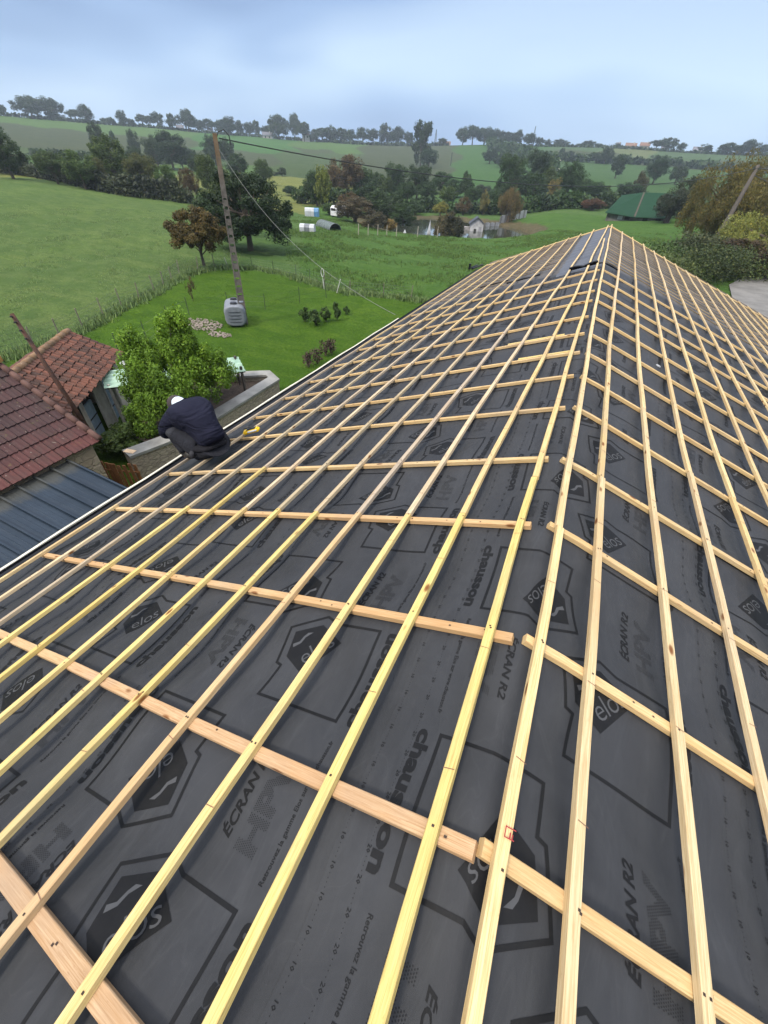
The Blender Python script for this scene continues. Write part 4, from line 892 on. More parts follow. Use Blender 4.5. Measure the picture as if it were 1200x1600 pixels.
cl_ = np.sin(pts[:, 0]*.35+np.sin(pts[:, 1]*.21)*2)*np.sin(pts[:, 1]*.4+1)+g.normal(0, .35, len(pts)); keep = (cl_ > .05) & ~inpoly(pts[:, 0], pts[:, 1], FEN+[(-1, -6), (-22.3, -6)]) & (pondd(pts[:, 0], pts[:, 1]) > 1.15)
tufts('meadow_grass', pts[keep], .22, .10, (.088, .155, .036))
az = g.uniform(-74, -41, 30000); rr = np.sqrt(g.uniform(22**2, 80**2, 30000)); pts = np.stack([CAM[0]+rr*np.sin(np.radians(az)), rr*np.cos(np.radians(az)), 0*rr], 1)
cl_ = np.sin(pts[:, 0]*.8+pts[:, 1]*.5)*np.sin(pts[:, 1]*.5)+g.normal(0, .4, len(pts)); keep = (cl_ > .35) & ~inpoly(pts[:, 0], pts[:, 1], FEN+[(-1, -6), (-22.3, -6)])
tufts('field_grass', pts[keep], .12, .10, (.165, .24, .10))
fp = []
for (x1, y1), (x2, y2) in zip(FEN[:-2], FEN[1:-1]):
    for _ in range(int(math.dist((x1, y1), (x2, y2))*80)):
        t = random.random(); fp.append((x1+(x2-x1)*t+random.gauss(0, .28), y1+(y2-y1)*t+random.gauss(0, .28), 0))
tufts('fence_grass', np.array(fp), .30, .06, (.15, .23, .085))
lx = g.uniform(-26, -5, 60000); ly = g.uniform(4, 30, 60000); keep = inpoly(lx, ly, FEN+[(-1, -6), (-22.3, -6)]) & (lx < -9.8)
tufts('lawn_grass', np.stack([lx, ly, 0*lx], 1)[keep], .06, .05, (.070, .150, .014))
# ---- wire fences
M_POST = simple('dark_metal_post', (.05, .06, .05), .6, .3); M_WPOST = simple('grey_wooden_post', (.16, .14, .11), .9, 0, .3, 10); M_WIRE = simple('galvanised_wire', (.16, .17, .17), .5, .6)
def fence(pts, hh, label, step=1.6, wires=5, mat=M_WPOST, mesh=True, rad=.03):
    root = empty('wire_fence', (pts[0][0], pts[0][1], H(*pts[0])), label=label, cat='fence'); o = Vector(root.location); P = []
    for a, b in zip(pts[:-1], pts[1:]):
        l = math.dist(a, b); k = max(1, round(l/step))
        for i in range(k): t = i/k; P.append((a[0]+(b[0]-a[0])*t, a[1]+(b[1]-a[1])*t))
    P.append(pts[-1]); tops = []
    for (x, y) in P:
        z = H(x, y); mb = MB(); q = Vector((x, y, z))-o; le = Vector((random.gauss(0, .05), random.gauss(0, .05), hh*random.uniform(.92, 1.1)))
        mb.tube([q-Vector((0, 0, .1)), q+le], rad, 6); mb.build('fence_post', mat, root); tops.append((q, le))
    mb = MB()
    for (q, le), (q2, le2) in zip(tops[:-1], tops[1:]):
        for w_ in range(wires):
            f = (w_+.6)/wires*.95; a = q+le*f; b = q2+le2*f; mb.tube([a, (a+b)/2-Vector((0, 0, .015)), b], .0045, 3, cap=False)
        if mesh:
            for s in range(12): t = s/12; a = q.lerp(q2, t); b = (q+le*.95).lerp(q2+le2*.95, t); mb.tube([a, b], .0035, 3, cap=False)
    mb.build('wire_mesh', M_WIRE, root); return root
fence(FEN[:7], 1.0, 'wire fence with old wooden posts between the pale field and the lawn', 1.7)
fence(FEN[6:12], .95, 'wire fence running along the back of the lawn past the brown tree', 2.0, mat=M_POST, rad=.02)
fence(FEN[11:15], .95, 'last stretch of wire fence where lawn meets tussocky meadow', 2.0)
fence([tuple(at(x, y, 0))[:2] for x, y in ((186, 553), (232, 538), (265, 508), (296, 492), (357, 482), (414, 482), (468, 470), (510, 462))], 1.0, 'thin inner fence of dark posts crossing the lawn', 9, wires=3, mat=M_POST, mesh=False, rad=.018)
# leaning white stakes near the pole
for i, (x, y, x2, y2) in enumerate([(356, 416, 350, 402), (526, 458, 532, 436)]):
    P = onground(x, y); T = ray(x2, y2); k = math.hypot(P.x-CAM[0], P.y)/math.hypot(T[0], T[1]); Q = Vector(CAM+T*k); mb = MB(); mb.tube([(0, 0, -.05), Q-P], .03, 6)
    o = mb.build('leaning_stake', simple('bleached_wood', (.42, .42, .38), .8), None, label=['short pale stake leaning behind the concrete pole', 'pale stake leaning against the lawn fence by the ring'][i], cat='stake'); o.location = P
# ---- concrete utility pole with its openings
M_CONC = N('lichened_concrete'); p = M_CONC.obj(); c = M_CONC.ramp(M_CONC.noise(p, 6, 6, .7), [(.3, (.070, .060, .052)), (.7, (.160, .140, .125))]); lz = M_CONC.n('SeparateXYZ', {0: p}).outputs[2]
c = M_CONC.mix(M_CONC.math('MULTIPLY', M_CONC.ramp(M_CONC.math('MULTIPLY', lz, .1), [(.60, 0), (.74, .8)]), M_CONC.noise(p, 9, 4, .7)), c, (.22, .11, .02)); M_CONC.set(col=c, rough=.9, normal=M_CONC.bump(M_CONC.noise(p, 30, 4, .6), .4, .01)); M_CONC = M_CONC.m
PB = at(382, 505, 0); T = ray(335, 208); k = math.hypot(PB.x-CAM[0], PB.y)/math.hypot(T[0], T[1]); PT = Vector(CAM+T*k)
pole = empty('concrete_pole', PB, R(42), label='tall grey concrete utility pole with notched openings on the lawn', cat='utility pole')
hp = PT.z; rot = Matrix.Rotation(-R(42), 4, 'Z'); lean = rot @ (PT-PB); 
mb = MB(); dk = simple('deep_shadowed_slot', (.05, .045, .04), .95)
def psec(t):  # half sizes
    return .20*(1-t)+.09*t, .15*(1-t)+.08*t
nseg = 21
for i in range(nseg):
    t0, t1 = i/nseg, (i+1)/nseg; c0, c1 = lean*t0, lean*t1; a0, b0 = psec(t0); a1, b1 = psec(t1); ax = .26 if t0 < .68 else 0
    # flanges either side, web cut by a slot in every bay
    def pr(x0, x1, y0, y1, s0, s1):
        c_0 = lean*s0; c_1 = lean*s1; A0, B0 = psec(s0); A1, B1 = psec(s1)
        vs = [(c_0.x+A0*x, c_0.y+B0*y, c_0.z) for x, y in ((x0, y0), (x1, y0), (x1, y1), (x0, y1))]+[(c_1.x+A1*x, c_1.y+B1*y, c_1.z) for x, y in ((x0, y0), (x1, y0), (x1, y1), (x0, y1))]
        mb.add(vs, [[3, 2, 1, 0], [4, 5, 6, 7], [0, 1, 5, 4], [1, 2, 6, 5], [2, 3, 7, 6], [3, 0, 4, 7]])
    if t0 < .70:
        pr(-1, -.62, -1, 1, t0, t1); pr(.62, 1, -1, 1, t0, t1); pr(-.62, .62, -.86, .86, t0+.008, t0+(t1-t0)*.80)
    else: pr(-1, 1, -1, 1, t0, t1)
mb.build('shaft', M_CONC, pole)
mb = MB(); top = lean.copy(); mb.tube([top+Vector((0, 0, -.25)), top+Vector((.16, .05, .05)), top+Vector((.42, .1, .14)), top+Vector((.6, .1, -.05)), top+Vector((.62, .1, -.35))], .022, 6); mb.tube([top+Vector((-.13, 0, -.3)), top+Vector((.16, 0, -.3))], .03, 6)
M_BLK = simple('black_cable', (.015, .015, .016), .5); mb.build('cable_bracket', M_BLK, pole)
mb = MB(); mb.tube([PB+(PT-PB)*.5+Vector((-.16, -.12, -.3)), PB+(PT-PB)*.75+Vector((-.14, -.1, 0)), PB+(PT-PB)*.96+Vector((-.1, -.1, 0))], .012, 5)
# overhead bundle to the right-hand pole and past it
def cable(name, A, B, sag, rad, label, mat=M_BLK, n=40, cat='cable', slack=None):
    mb = MB(); mb.tube([A.lerp(B, t)-Vector((0, 0, sag*4*t*(1-t))) for t in np.linspace(0, 1, n)], rad, 5); return mb.build(name, mat, None, label=label, cat=cat)
RPb = onground(1112, 392); RPb = Vector(atdist(1108, 392, 62)); RPb.z = H(RPb.x, RPb.y)
RPt = Vector(atdist(1183, 262, 66)) 
cable('overhead_cable', PT+Vector((.1, .1, -.15)), RPt+Vector((-.1, -.1, -.05)), 1.55, .024, 'thick black cable slung between the concrete pole and the wooden pole')
cable('overhead_cable', RPt+Vector((.1, -.1, -.05)), RPt+Vector((28, -22, 1.5)), .8, .04, 'black cable leaving the wooden pole to the right')
cable('overhead_cable', RPt+Vector((.1, -.1, -.6)), RPt+Vector((7, -14, -2.6)), .3, .03, 'thinner black cable dropping from the wooden pole')
# grey service line from the concrete pole down to the eave
A = PT+Vector((.1, 0, -.5)); B = at(618, 492, 4.5)
AB = cable('service_cable', A, B, .75, .006, 'thin pale service cable sagging from the concrete pole to the eave', simple('pale_cable', (.16, .17, .15), .6))
tq = .72; Q = A.lerp(B, tq)-Vector((0, 0, .75*4*tq*(1-tq)))
mb = MB(); mb.tube([Q+Vector((.0+.09*math.sin(w)*.8, -.09*math.sin(w)*.4, -.11+.11*math.cos(w))) for w in np.linspace(0, 2*math.pi, 17)], .010, 6); mb.tube([Q+Vector((0, 0, -.22)), Q+Vector((.02, 0, -.40)), Q+Vector((.03, 0, -.55))], [.006, .018, .006], 5)
mb.build('cable_coil', simple('white_plastic', (.45, .47, .43), .6), None, label='white coil and tie hanging from the thin pale cable', cat='cable coil')
# ---- leaning wooden pole on the right
n = N('old_pole_wood'); p = n.obj(); n.set(col=n.ramp(n.noise(n.mapv(p, (8, 8, .6)), 4, 5, .7), [(.3, (.040, .034, .028)), (.7, (.10, .086, .072))]), rough=.9, normal=n.bump(n.noise(n.mapv(p, (12, 12, .5)), 5, 4, .6), .5, .02)); M_POLE = n.m
rp_ = empty('wooden_pole', RPb, label='grey wooden utility pole leaning to the right in front of the willow', cat='utility pole'); D = RPt-RPb; mb = MB(); mb.tube([Vector((0, 0, -.3)), D*.35, D*.7, D*1.02], [.27, .24, .20, .16], 12); mb.build('pole_shaft', M_POLE, rp_, True)
mb = MB(); mb.box(D*.99+Vector((0, -.1, 0)), (.7, .12, .12)); mb.tube([D*.985+Vector((-.25, -.2, 0)), D*.985+Vector((-.25, -.2, .25))], .05, 6); mb.tube([D*.985+Vector((.25, -.2, 0)), D*.985+Vector((.25, -.2, .25))], .05, 6); mb.build('bracket', M_POST, rp_)
for f in (.22, .33, .5): 
    mb = MB(); mb.box(D*f+Vector((0, -.27, 0)), (.16, .06, .10)); mb.build('plate', simple('grey_tag', (.3, .3, .3), .6), rp_)
# ---- rusty steel pole by the sheds
n = N('rusty_tarred_pole'); p = n.obj(); lz = n.n('SeparateXYZ', {0: p}).outputs[2]; c = n.ramp(n.noise(p, 7, 5, .7), [(.35, (.028, .014, .010)), (.7, (.085, .034, .018))]); c = n.mix(n.ramp(n.math('MULTIPLY', lz, .2), [(.55, 0), (.68, .9)]), c, (.035, .032, .03)); n.set(col=c, rough=.85, normal=n.bump(n.noise(p, 30, 4, .6), .5, .01)); M_RUST = n.m
B0 = at(115, 636, 2.35); rr = math.hypot(B0.x-CAM[0], B0.y); T = ray(18, 490); T1 = Vector(CAM+T/math.hypot(T[0], T[1])*(rr*1.06)); D = T1-B0
rpo = empty('rusty_pole', B0-D*.35, label='slanting rusty brown pole rising between the two red roofs', cat='pole'); D2 = D*1.35
mb = MB(); mb.tube([Vector((0, 0, 0)), D2*.5, D2], [.055, .05, .042], 10); mb.build('shaft', M_RUST, rpo, True)
mb = MB(); [mb.tube([D2*f, D2*f+Vector((.05, -.08, .02))], .02, 5) for f in (.82, .88, .94, .98)]; mb.build('peg', M_BLK, rpo)
# ---- grey water tank
tk = empty('water_tank', at(366, 505, 0)+Vector((.0, .25, 0)), R(-50), label='grey ribbed plastic water tank standing beside the concrete pole', cat='water tank'); tk.scale = (.95, .95, .84)
n = N('grey_polyethylene'); n.set(col=n.ramp(n.noise(n.obj(), 3, 4, .6), [(.3, (.12, .135, .155)), (.7, (.19, .205, .23))]), rough=.55, spec=.4); M_TANK = n.m
vs = []; fs = []; nx, na = 61, 48; Lh = .95
def tksec(x):
    e = min(1, abs(x)/Lh); return (1-e**9)**.22 if e < 1 else 0.0
for i in range(nx):
    x = -Lh+2*Lh*(.5-.5*math.cos(math.pi*i/(nx-1))); k = .55+.45*tksec(x)
    for j in range(na):
        w = 2*math.pi*j/na; cw, sw_ = math.cos(w), math.sin(w); e = .58; zz = math.copysign(abs(sw_)**e, sw_)
        gr = .022*max(0, math.cos(zz*11.5))**6 if abs(zz) < .72 else 0
        y = (.60*k-gr)*math.copysign(abs(cw)**e, cw); rb = .012*math.cos(x*22)**2 if abs(x) < .8 else 0
        vs.append((x, y*(1-rb), .62*(1-(1-k)*.5)*zz*(1-rb)+.64))
for i in range(nx-1):
    for j in range(na): fs.append([i*na+j, i*na+(j+1) % na, (i+1)*na+(j+1) % na, (i+1)*na+j])
fs += [list(range(na))[::-1], [(nx-1)*na+j for j in range(na)]]
mb = MB(); mb.add(vs, fs); mb.build('tank_body', M_TANK, tk, True)
for sx_ in (-1, 1):
    for z in (.30, .50, .70, .90):
        mb = MB(); mb.tube([(sx_*.93, -.36, z+.01), (sx_*.955, -.2, z), (sx_*.955, .2, z), (sx_*.93, .36, z+.01)], .022, 6); mb.build('groove_shade', simple('painted_groove_shade', (.03, .035, .045), .6), tk)  # dark bars stand in for the shade inside the moulded grooves
for x in (-.5, .45): 
    mb = MB(); mb.tube([(x, 0, 1.22), (x, 0, 1.32)], [.20, .19], 20); mb.tube([(x, 0, 1.32), (x, 0, 1.36)], [.155, .15], 20); mb.build('lid', simple('black_plastic', (.03, .03, .035), .4), tk)
# ---- gravel patches
n = N('pale_gravel'); p = n.pos(); n.set(col=n.mix(n.noise(p, 14, 4, .7), (.12, .09, .07), (.36, .31, .26)), rough=.9, normal=n.bump(n.noise(p, 30, 4, .7), .8, .03)); M_GRAV = n.m
for nm, (x, y), rx, ry in (('gravel', (312, 507), 1.25, .8), ('gravel', (343, 523), .7, .35)):
    P = at(x, y, 0); mb = MB(); g = random.Random(int(x)); ptsr = [(P.x+rx*math.cos(t)*(1+.22*math.sin(3*t+x)+.1*g.random()), P.y+ry*math.sin(t)*(1+.2*math.sin(4*t)+.1*g.random()), .028) for t in np.linspace(0, 6.28, 36, endpoint=False)]
    for _ in range(330 if rx > 1 else 90):
        t = g.uniform(0, 6.28); q = g.random()**.6*1.1; s = g.uniform(.03, .075); c0 = Vector((P.x+rx*q*math.cos(t), P.y+ry*q*math.sin(t), .02)); mb.box(c0, (s*1.4, s, s*.7), g.uniform(0, 3))
    mb.build(nm, M_GRAV, None, kind='stuff')
P = at(258, 521, 0); mb = MB(); mb.box((0, 0, .04), (.9, .14, .08), R(28)); o = mb.build('plank', simple('bleached_board', (.45, .43, .36), .8), None, label='short bleached plank lying on the lawn near the gravel', cat='plank'); o.location = P
#PART3
# ================================================================== PART 3: sheds, garden structures, far buildings, roofer
def tileroof(name, A, E, dirr, length, run, rise, kind, mats, parent, seed=1, colf=None, sub=2, flip=False):
    """A: ridge start (local), dirr: unit vector along the ridge, run/rise vector E downslope (unit horizontal). displaced tile sheet"""
    g = np.random.default_rng(seed); sl = math.hypot(run, rise); dn = (Vector(E)*run+Vector((0, 0, -rise)))/sl; dr = Vector(dirr); nr = dr.cross(dn).normalized()
    if nr.z < 0: nr = -nr
    tw, tl = (.215, .30) if kind == 'flat' else (.15, .21)
    nc = int(round(length/tw)); tw = length/nc; nrw = int(round(sl/tl)); tl = sl/nrw; ku, kv = (8, 5) if kind == 'flat' else (8, 5)
    vs = []; fs = []; cl = []
    for r in range(nrw):
        for c in range(nc):
            sh = g.normal(0, .006 if kind == 'flat' else .008); rot = g.normal(0, .01 if kind == 'flat' else .03); tone = g.uniform(0, 1); o = len(vs); lift = g.normal(0, .002 if kind == 'flat' else .004); ex = g.normal(0, .004 if kind == 'flat' else .014)
            for j in range(kv+1):
                v = j/kv
                for i in range(ku+1):
                    u = i/ku
                    if kind == 'flat': hh = .028*math.exp(-((u-.12)/.09)**2)+.012*math.exp(-((u-.6)/.12)**2)
                    else: hh = .055*max(0, math.sin(u*math.pi))**.6*(1-.12*v+.1)
                    h = hh+v*(.028 if kind == 'flat' else .030)+lift
                    if j == kv: pass
                    P = Vector(A)+dr*((c+u)*tw+sh+rot*v*tl*.5)+dn*((r+v*1.10)*tl+ex)+nr*h
                    vs.append(P)
            for j in range(kv):
                for i in range(ku): 
                    f = [o+j*(ku+1)+i, o+j*(ku+1)+i+1, o+(j+1)*(ku+1)+i+1, o+(j+1)*(ku+1)+i]; fs.append(f); cl.append((tone, r/nrw, c/nc))
            # front lip
            o2 = len(vs)
            for i in range(ku+1): vs.append(vs[o+kv*(ku+1)+i]-nr*.028)
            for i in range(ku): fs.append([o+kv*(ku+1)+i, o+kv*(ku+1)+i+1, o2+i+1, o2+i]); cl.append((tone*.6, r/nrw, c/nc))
    me = bpy.data.meshes.new(name); me.from_pydata(vs, [], fs)
    ca = me.color_attributes.new('tile', 'FLOAT_COLOR', 'CORNER'); tot = []
    for f, q in zip(fs, cl): tot += [q[0], q[1], q[2], 1]*len(f)
    ca.data.foreach_set('color', tot)
    bm = bmesh.new(); bm.from_mesh(me)
    for f in bm.faces:
        f.normal_update()
        if f.normal.dot(nr) < -.01: f.normal_flip()
    bm.to_mesh(me); bm.free()
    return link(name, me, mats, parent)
def tilemat(name, a, b, c3, lich=.5, red=None):
    n = N(name); at_ = n.n('Attribute', attribute_name='tile').outputs[0]; s = n.n('SeparateColor', {'Color': at_}); p = n.pos()
    c = n.mix(s.outputs[0], a, b); c = n.mix(n.ramp(n.noise(p, 7, 5, .7), [(.45, 0), (.75, .7)]), c, c3)
    if red: c = n.mix(n.math('MULTIPLY', n.ramp(s.outputs[1], [(.55, 0), (1, .9)]), n.noise(p, 1.6, 3, .6)), c, red)
    dk = n.ramp(n.noise(p, 1.9, 5, .7), [(.5, 0), (.72, .65)]); c = n.mix(dk, c, (.035, .028, .022))
    l = n.ramp(n.noise(p, 9, 6, .75, dist=1.0), [(.64, 0), (.70, lich)]); c = n.mix(l, c, (.42, .39, .33))
    l2 = n.ramp(n.noise(p, 3.2, 6, .75), [(.62, 0), (.74, lich*.8)]); c = n.mix(l2, c, (.13, .12, .03))
    n.set(col=c, rough=.88, normal=n.bump(n.noise(p, 40, 4, .6), .4, .006)); return n.m
M_CANAL = tilemat('old_canal_tile', (.040, .020, .015), (.150, .056, .034), (.065, .032, .024), .85)
M_MECH = tilemat('mossy_interlocking_tile', (.026, .012, .013), (.052, .021, .021), (.038, .023, .020), .95, (.13, .032, .025))
M_RIDGE = tilemat('ridge_tile', (.22, .13, .07), (.32, .18, .09), (.10, .075, .045), .8)
M_DOOR = simple('faded_blue_grey_door', (.15, .20, .25), .7, 0, .25, 4); M_RWOOD = simple('rusty_shutter', (.16, .085, .05), .9, 0, .4, 5); M_DARK = simple('dark_interior', (.018, .016, .014), .95); M_FRAME = simple('worn_pale_timber', (.36, .34, .30), .85, 0, .3, 8)
# -- old shed with canal tiles
e0 = Vector((-14.28, 9.13, 1.8)); e1 = Vector((-10.90, 4.13, 1.8)); dre = (e1-e0); LL = dre.length; dre.normalize(); pr_ = Vector((-dre.y, dre.x, 0)); 
if pr_.dot(Vector((-1, -.6, 0))) < 0: pr_ = -pr_        # towards the ridge
shed = empty('old_shed', (-12.6, 6.6, 0), label='low stone shed with weathered orange canal tile roof and grey-blue doors', cat='shed'); so_ = Vector(shed.location)
RU, RI = 1.32, .66
rA = e0+pr_*RU+Vector((0, 0, RI))-so_
tileroof('roof', rA, -pr_, dre, LL, RU+.12, RI+.06, 'canal', M_CANAL, shed, 3)
tileroof('roof', rA, pr_, dre, LL, RU+.12, RI+.06, 'canal', M_CANAL, shed, 4)
mb = MB()
for i in range(int(LL/.36)):
    c0 = rA+dre*(i*.36); mb.tube([c0+Vector((0, 0, .035)), c0+dre*.40+Vector((0, 0, .05))], [.085, .10], 10)
mb.build('ridge', M_RIDGE, shed, True)
wl = MB(); w0 = e0+pr_*.22+dre*.12-so_; w1 = e1+pr_*.22-dre*.12-so_; w2 = w1+pr_*(2*RU-.44); w3 = w0+pr_*(2*RU-.44)
def vwall(a, b, z0, z1a, z1b=None): 
    z1b = z1a if z1b is None else z1b; wl.add([(a.x, a.y, z0), (b.x, b.y, z0), (b.x, b.y, z1b), (a.x, a.y, z1a)], [[0, 1, 2, 3]])
segs = [(0, .30), (.62, .80), (1.50, 2.22), (3.10, 3.3), (3.75, LL-.24)]   # solid piers, distances from e0 end
for a, b in segs: vwall(w0+dre*a, w0+dre*b, -.1, 1.86)
vwall(w0+dre*.30, w0+dre*.62, -.1, .75); vwall(w1, w2, -.1, 1.86); vwall(w2, w3, -.1, 1.86); vwall(w3, w0, -.1, 1.86)
for a, b in ((w1, w2), (w3, w0)):
    m_ = (a+b)/2; wl.add([(a.x, a.y, 1.85), (b.x, b.y, 1.85), (m_.x, m_.y, 1.85+RI)], [[0, 1, 2]])
wl.build('wall', M_REND, shed)
def wallpanel(name, s0, s1, z0, z1, mat, inset=.05, th=.05, parent=shed, frame=False):
    mb = MB(); a = w0+dre*s0+pr_*inset; b = w0+dre*s1+pr_*inset; a2 = a+pr_*th; b2 = b+pr_*th
    vs = [(a.x, a.y, z0), (b.x, b.y, z0), (b2.x, b2.y, z0), (a2.x, a2.y, z0), (a.x, a.y, z1), (b.x, b.y, z1), (b2.x, b2.y, z1), (a2.x, a2.y, z1)]
    mb.add(vs, [[0, 1, 5, 4], [1, 2, 6, 5], [2, 3, 7, 6], [3, 0, 4, 7], [4, 5, 6, 7]]); return mb.build(name, mat, parent)
wallpanel('window', .30, .62, .75, 1.82, M_RWOOD); 
d1 = wallpanel('door', .84, 1.46, .0, 1.80, M_DOOR); d2 = wallpanel('door', 2.45, 3.06, .0, 1.25, M_DOOR); wallpanel('doorway_gap', 2.26, 3.08, -.05, 1.86, M_DARK, .16); wallpanel('doorway_gap', .80, 1.50, -.05, 1.86, M_DARK, .16)
wallpanel('shutter', 3.32, 3.72, .3, 1.6, M_RWOOD)
for dd, a, b, zt in ((d1, .84, 1.46, 1.8), (d2, 2.45, 3.06, 1.25)):
    for z in (.45, zt*.62): 
        q = wallpanel('strap_hinge', a, b, z, z+.035, M_DARK, .035, .012, dd)
for s in (.72, 1.53, 2.2, 3.12): wallpanel('door_frame', s-.04, s+.04, 0, 1.84, M_FRAME, -.015, .05)
# -- main barn with interlocking tiles
barn = empty('barn', (-12, 1.2, 0), label='stone barn with dark red interlocking tile roof at the left edge', cat='barn'); bo = Vector(barn.location)
BY1 = 4.70; BY0 = -3.2; bx_r = -12.0; bx_e = -9.46; zr, ze = 3.22, 1.98
tileroof('roof', Vector((bx_r, BY1, zr))-bo, Vector((1, 0, 0)), Vector((0, -1, 0)), BY1-BY0, bx_e-bx_r, zr-ze, 'flat', M_MECH, barn, 8)
tileroof('roof', Vector((bx_r, BY1, zr))-bo, Vector((-1, 0, 0)), Vector((0, -1, 0)), BY1-BY0, bx_e-bx_r, zr-ze, 'flat', M_MECH, barn, 9)
mb = MB()
for i in range(20): y = BY1-i*.38; mb.tube([Vector((bx_r, y, zr+.03))-bo, Vector((bx_r, y-.42, zr+.045))-bo], [.10, .115], 10)
mb.build('ridge', M_RIDGE, barn, True)
mb = MB(); dn = Vector((bx_e-bx_r, 0, ze-zr)); k = 9
for i in range(k):
    a = Vector((bx_r, BY1+.02, zr+.05))+dn*(i/k); b = Vector((bx_r, BY1+.02, zr+.055))+dn*((i+1.1)/k); mb.tube([a-bo, b-bo], [.06, .075], 10)
mb.build('verge', simple('pinkish_verge_tile', (.09, .045, .035), .85, 0, .3, 6), barn, True)
mb = MB(); mb.box(Vector((bx_r, BY1-.02, zr+.16))-bo, (.24, .26, .24), bev=.06); mb.tube([Vector((bx_r, BY1, zr+.2))-bo, Vector((bx_r, BY1, zr+.36))-bo], [.09, .05], 8); mb.build('finial', simple('ochre_finial', (.36, .20, .06), .9, 0, .4, 8), barn)
bw = MB(); X0, X1 = bx_r*2-bx_e+.12, bx_e-.14
bw.add([Vector(v)-bo for v in ((X1, BY0, -.1), (X1, BY1-.12, -.1), (X1, BY1-.12, ze+.04), (X1, BY0, ze+.04))], [[0, 1, 2, 3]])
bw.add([Vector(v)-bo for v in ((X1, BY1-.12, -.1), (X0, BY1-.12, -.1), (X0, BY1-.12, ze), (bx_r, BY1-.12, zr-.02), (X1, BY1-.12, ze+.04))], [[0, 1, 2, 3, 4]])
bw.add([Vector(v)-bo for v in ((X0, BY0, -.1), (X1, BY0, -.1), (X1, BY0, ze), (bx_r, BY0, zr-.02), (X0, BY0, ze))], [[0, 1, 2, 3, 4]])
bw.build('wall', stone('earthy_barn_stone', (.30, .25, .18), (.17, .13, .09), (.30, .25, .18), 3.5), barn)
# -- blue steel lean-to roof
lean_ = empty('lean_to', (-7.5, 0, 0), label='lean-to with dark blue ribbed steel roof below the left eave', cat='lean-to'); lo = Vector(lean_.location)
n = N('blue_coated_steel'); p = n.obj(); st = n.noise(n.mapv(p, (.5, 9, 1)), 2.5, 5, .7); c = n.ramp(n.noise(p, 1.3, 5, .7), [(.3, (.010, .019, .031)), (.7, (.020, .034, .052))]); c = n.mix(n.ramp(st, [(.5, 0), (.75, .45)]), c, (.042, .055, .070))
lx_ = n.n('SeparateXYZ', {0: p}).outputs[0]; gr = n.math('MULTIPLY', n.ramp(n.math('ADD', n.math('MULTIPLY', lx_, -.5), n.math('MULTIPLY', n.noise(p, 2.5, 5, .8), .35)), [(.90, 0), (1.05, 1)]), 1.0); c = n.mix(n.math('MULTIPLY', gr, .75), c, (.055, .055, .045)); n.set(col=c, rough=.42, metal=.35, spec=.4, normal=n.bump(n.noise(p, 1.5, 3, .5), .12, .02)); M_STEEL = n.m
xa, xb, za, zb = -9.5, -4.05, 1.86, 1.35; ya, yb = 3.93, -3.6
mb = MB(); pf = []
pitch = .355; ncol = int((ya-yb)/pitch)
for c_ in range(ncol):
    for (d, h) in ((0, 0), (.012, .055), (.050, .055), (.062, 0), (.15, .0), (.155, .004), (.17, .004), (.175, 0), (.25, 0), (.255, .004), (.27, .004), (.275, 0)): pf.append((ya-c_*pitch-d, h))
pf.append((ya-ncol*pitch, 0)); vs = []
for (y, h) in pf: vs += [Vector((xa, y, za+h))-lo, Vector((xb, y, zb+h))-lo]
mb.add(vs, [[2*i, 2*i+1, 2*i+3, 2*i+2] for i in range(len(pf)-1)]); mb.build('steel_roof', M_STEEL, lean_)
mb = MB(); mb.add([Vector(v)-lo for v in ((xa, ya+.02, za-.12), (xb, ya+.02, zb-.12), (xb, ya+.02, zb+.02), (xa, ya+.02, za+.02))], [[0, 1, 2, 3]]); mb.build('edge_trim', M_STEEL, lean_)
mb = MB(); mb.add([Vector(v)-lo for v in ((xa, ya-.12, -.1), (xb, ya-.12, -.1), (xb, ya-.12, zb-.04), (xa, ya-.12, za-.04))], [[0, 1, 2, 3]]); mb.build('wall', M_STONE2, lean_)
# -- raised bed: stone walls with concrete coping
bed = empty('garden_wall', (-10.1, 9, 0), label='low rubble stone garden wall with flat grey concrete coping around a planting bed', cat='garden wall'); go_ = Vector(bed.location)
WP = [tuple(at(222, 706, .85))[:2], tuple(at(262, 682, .85))[:2], tuple(at(345, 645, .85))[:2], tuple(at(425, 598, .85))[:2], tuple(at(428, 588, .85))[:2]]
WP = [(-10.25, 5.6), (-9.95, 6.6), (-9.75, 8.4), (-9.85, 11.75)]
WQ = [(-9.85, 11.75), (-10.35, 12.05), (-11.6, 11.1), (-13.2, 10.2)]
M_COP = simple('grey_coping_concrete', (.20, .20, .19), .85, 0, .35, 1.6, .3, 25, .006)
def offs(pts, d):
    out = []
    for i in range(len(pts)):
        a = Vector(pts[max(0, i-1)]); b = Vector(pts[min(len(pts)-1, i+1)]); t = (b-a).normalized(); out.append((pts[i][0]-t.y*d, pts[i][1]+t.x*d))
    return out
def wallrun(pts, half, z0, z1, mat, name, parent):
    l, r = offs(pts, half), offs(pts, -half); mb = MB(); n_ = len(pts); vs = [Vector((x, y, z))-go_ for z in (z0, z1) for x, y in l+r]
    o2 = 2*n_; fs = []
    for i in range(n_-1):
        fs += [[i, i+1, o2+i+1, o2+i], [n_+i+1, n_+i, o2+n_+i, o2+n_+i+1], [o2+i, o2+i+1, o2+n_+i+1, o2+n_+i], [i+1, i, n_+i, n_+i+1]]
    fs += [[0, o2, o2+n_, n_], [n_-1, 2*n_-1, o2+2*n_-1, o2+n_-1]]; mb.add(vs, fs)
    o = mb.build(name, mat, parent); bm = bmesh.new(); bm.from_mesh(o.data); bmesh.ops.recalc_face_normals(bm, faces=bm.faces[:]); bm.to_mesh(o.data); bm.free()
full = WP+WQ[1:]
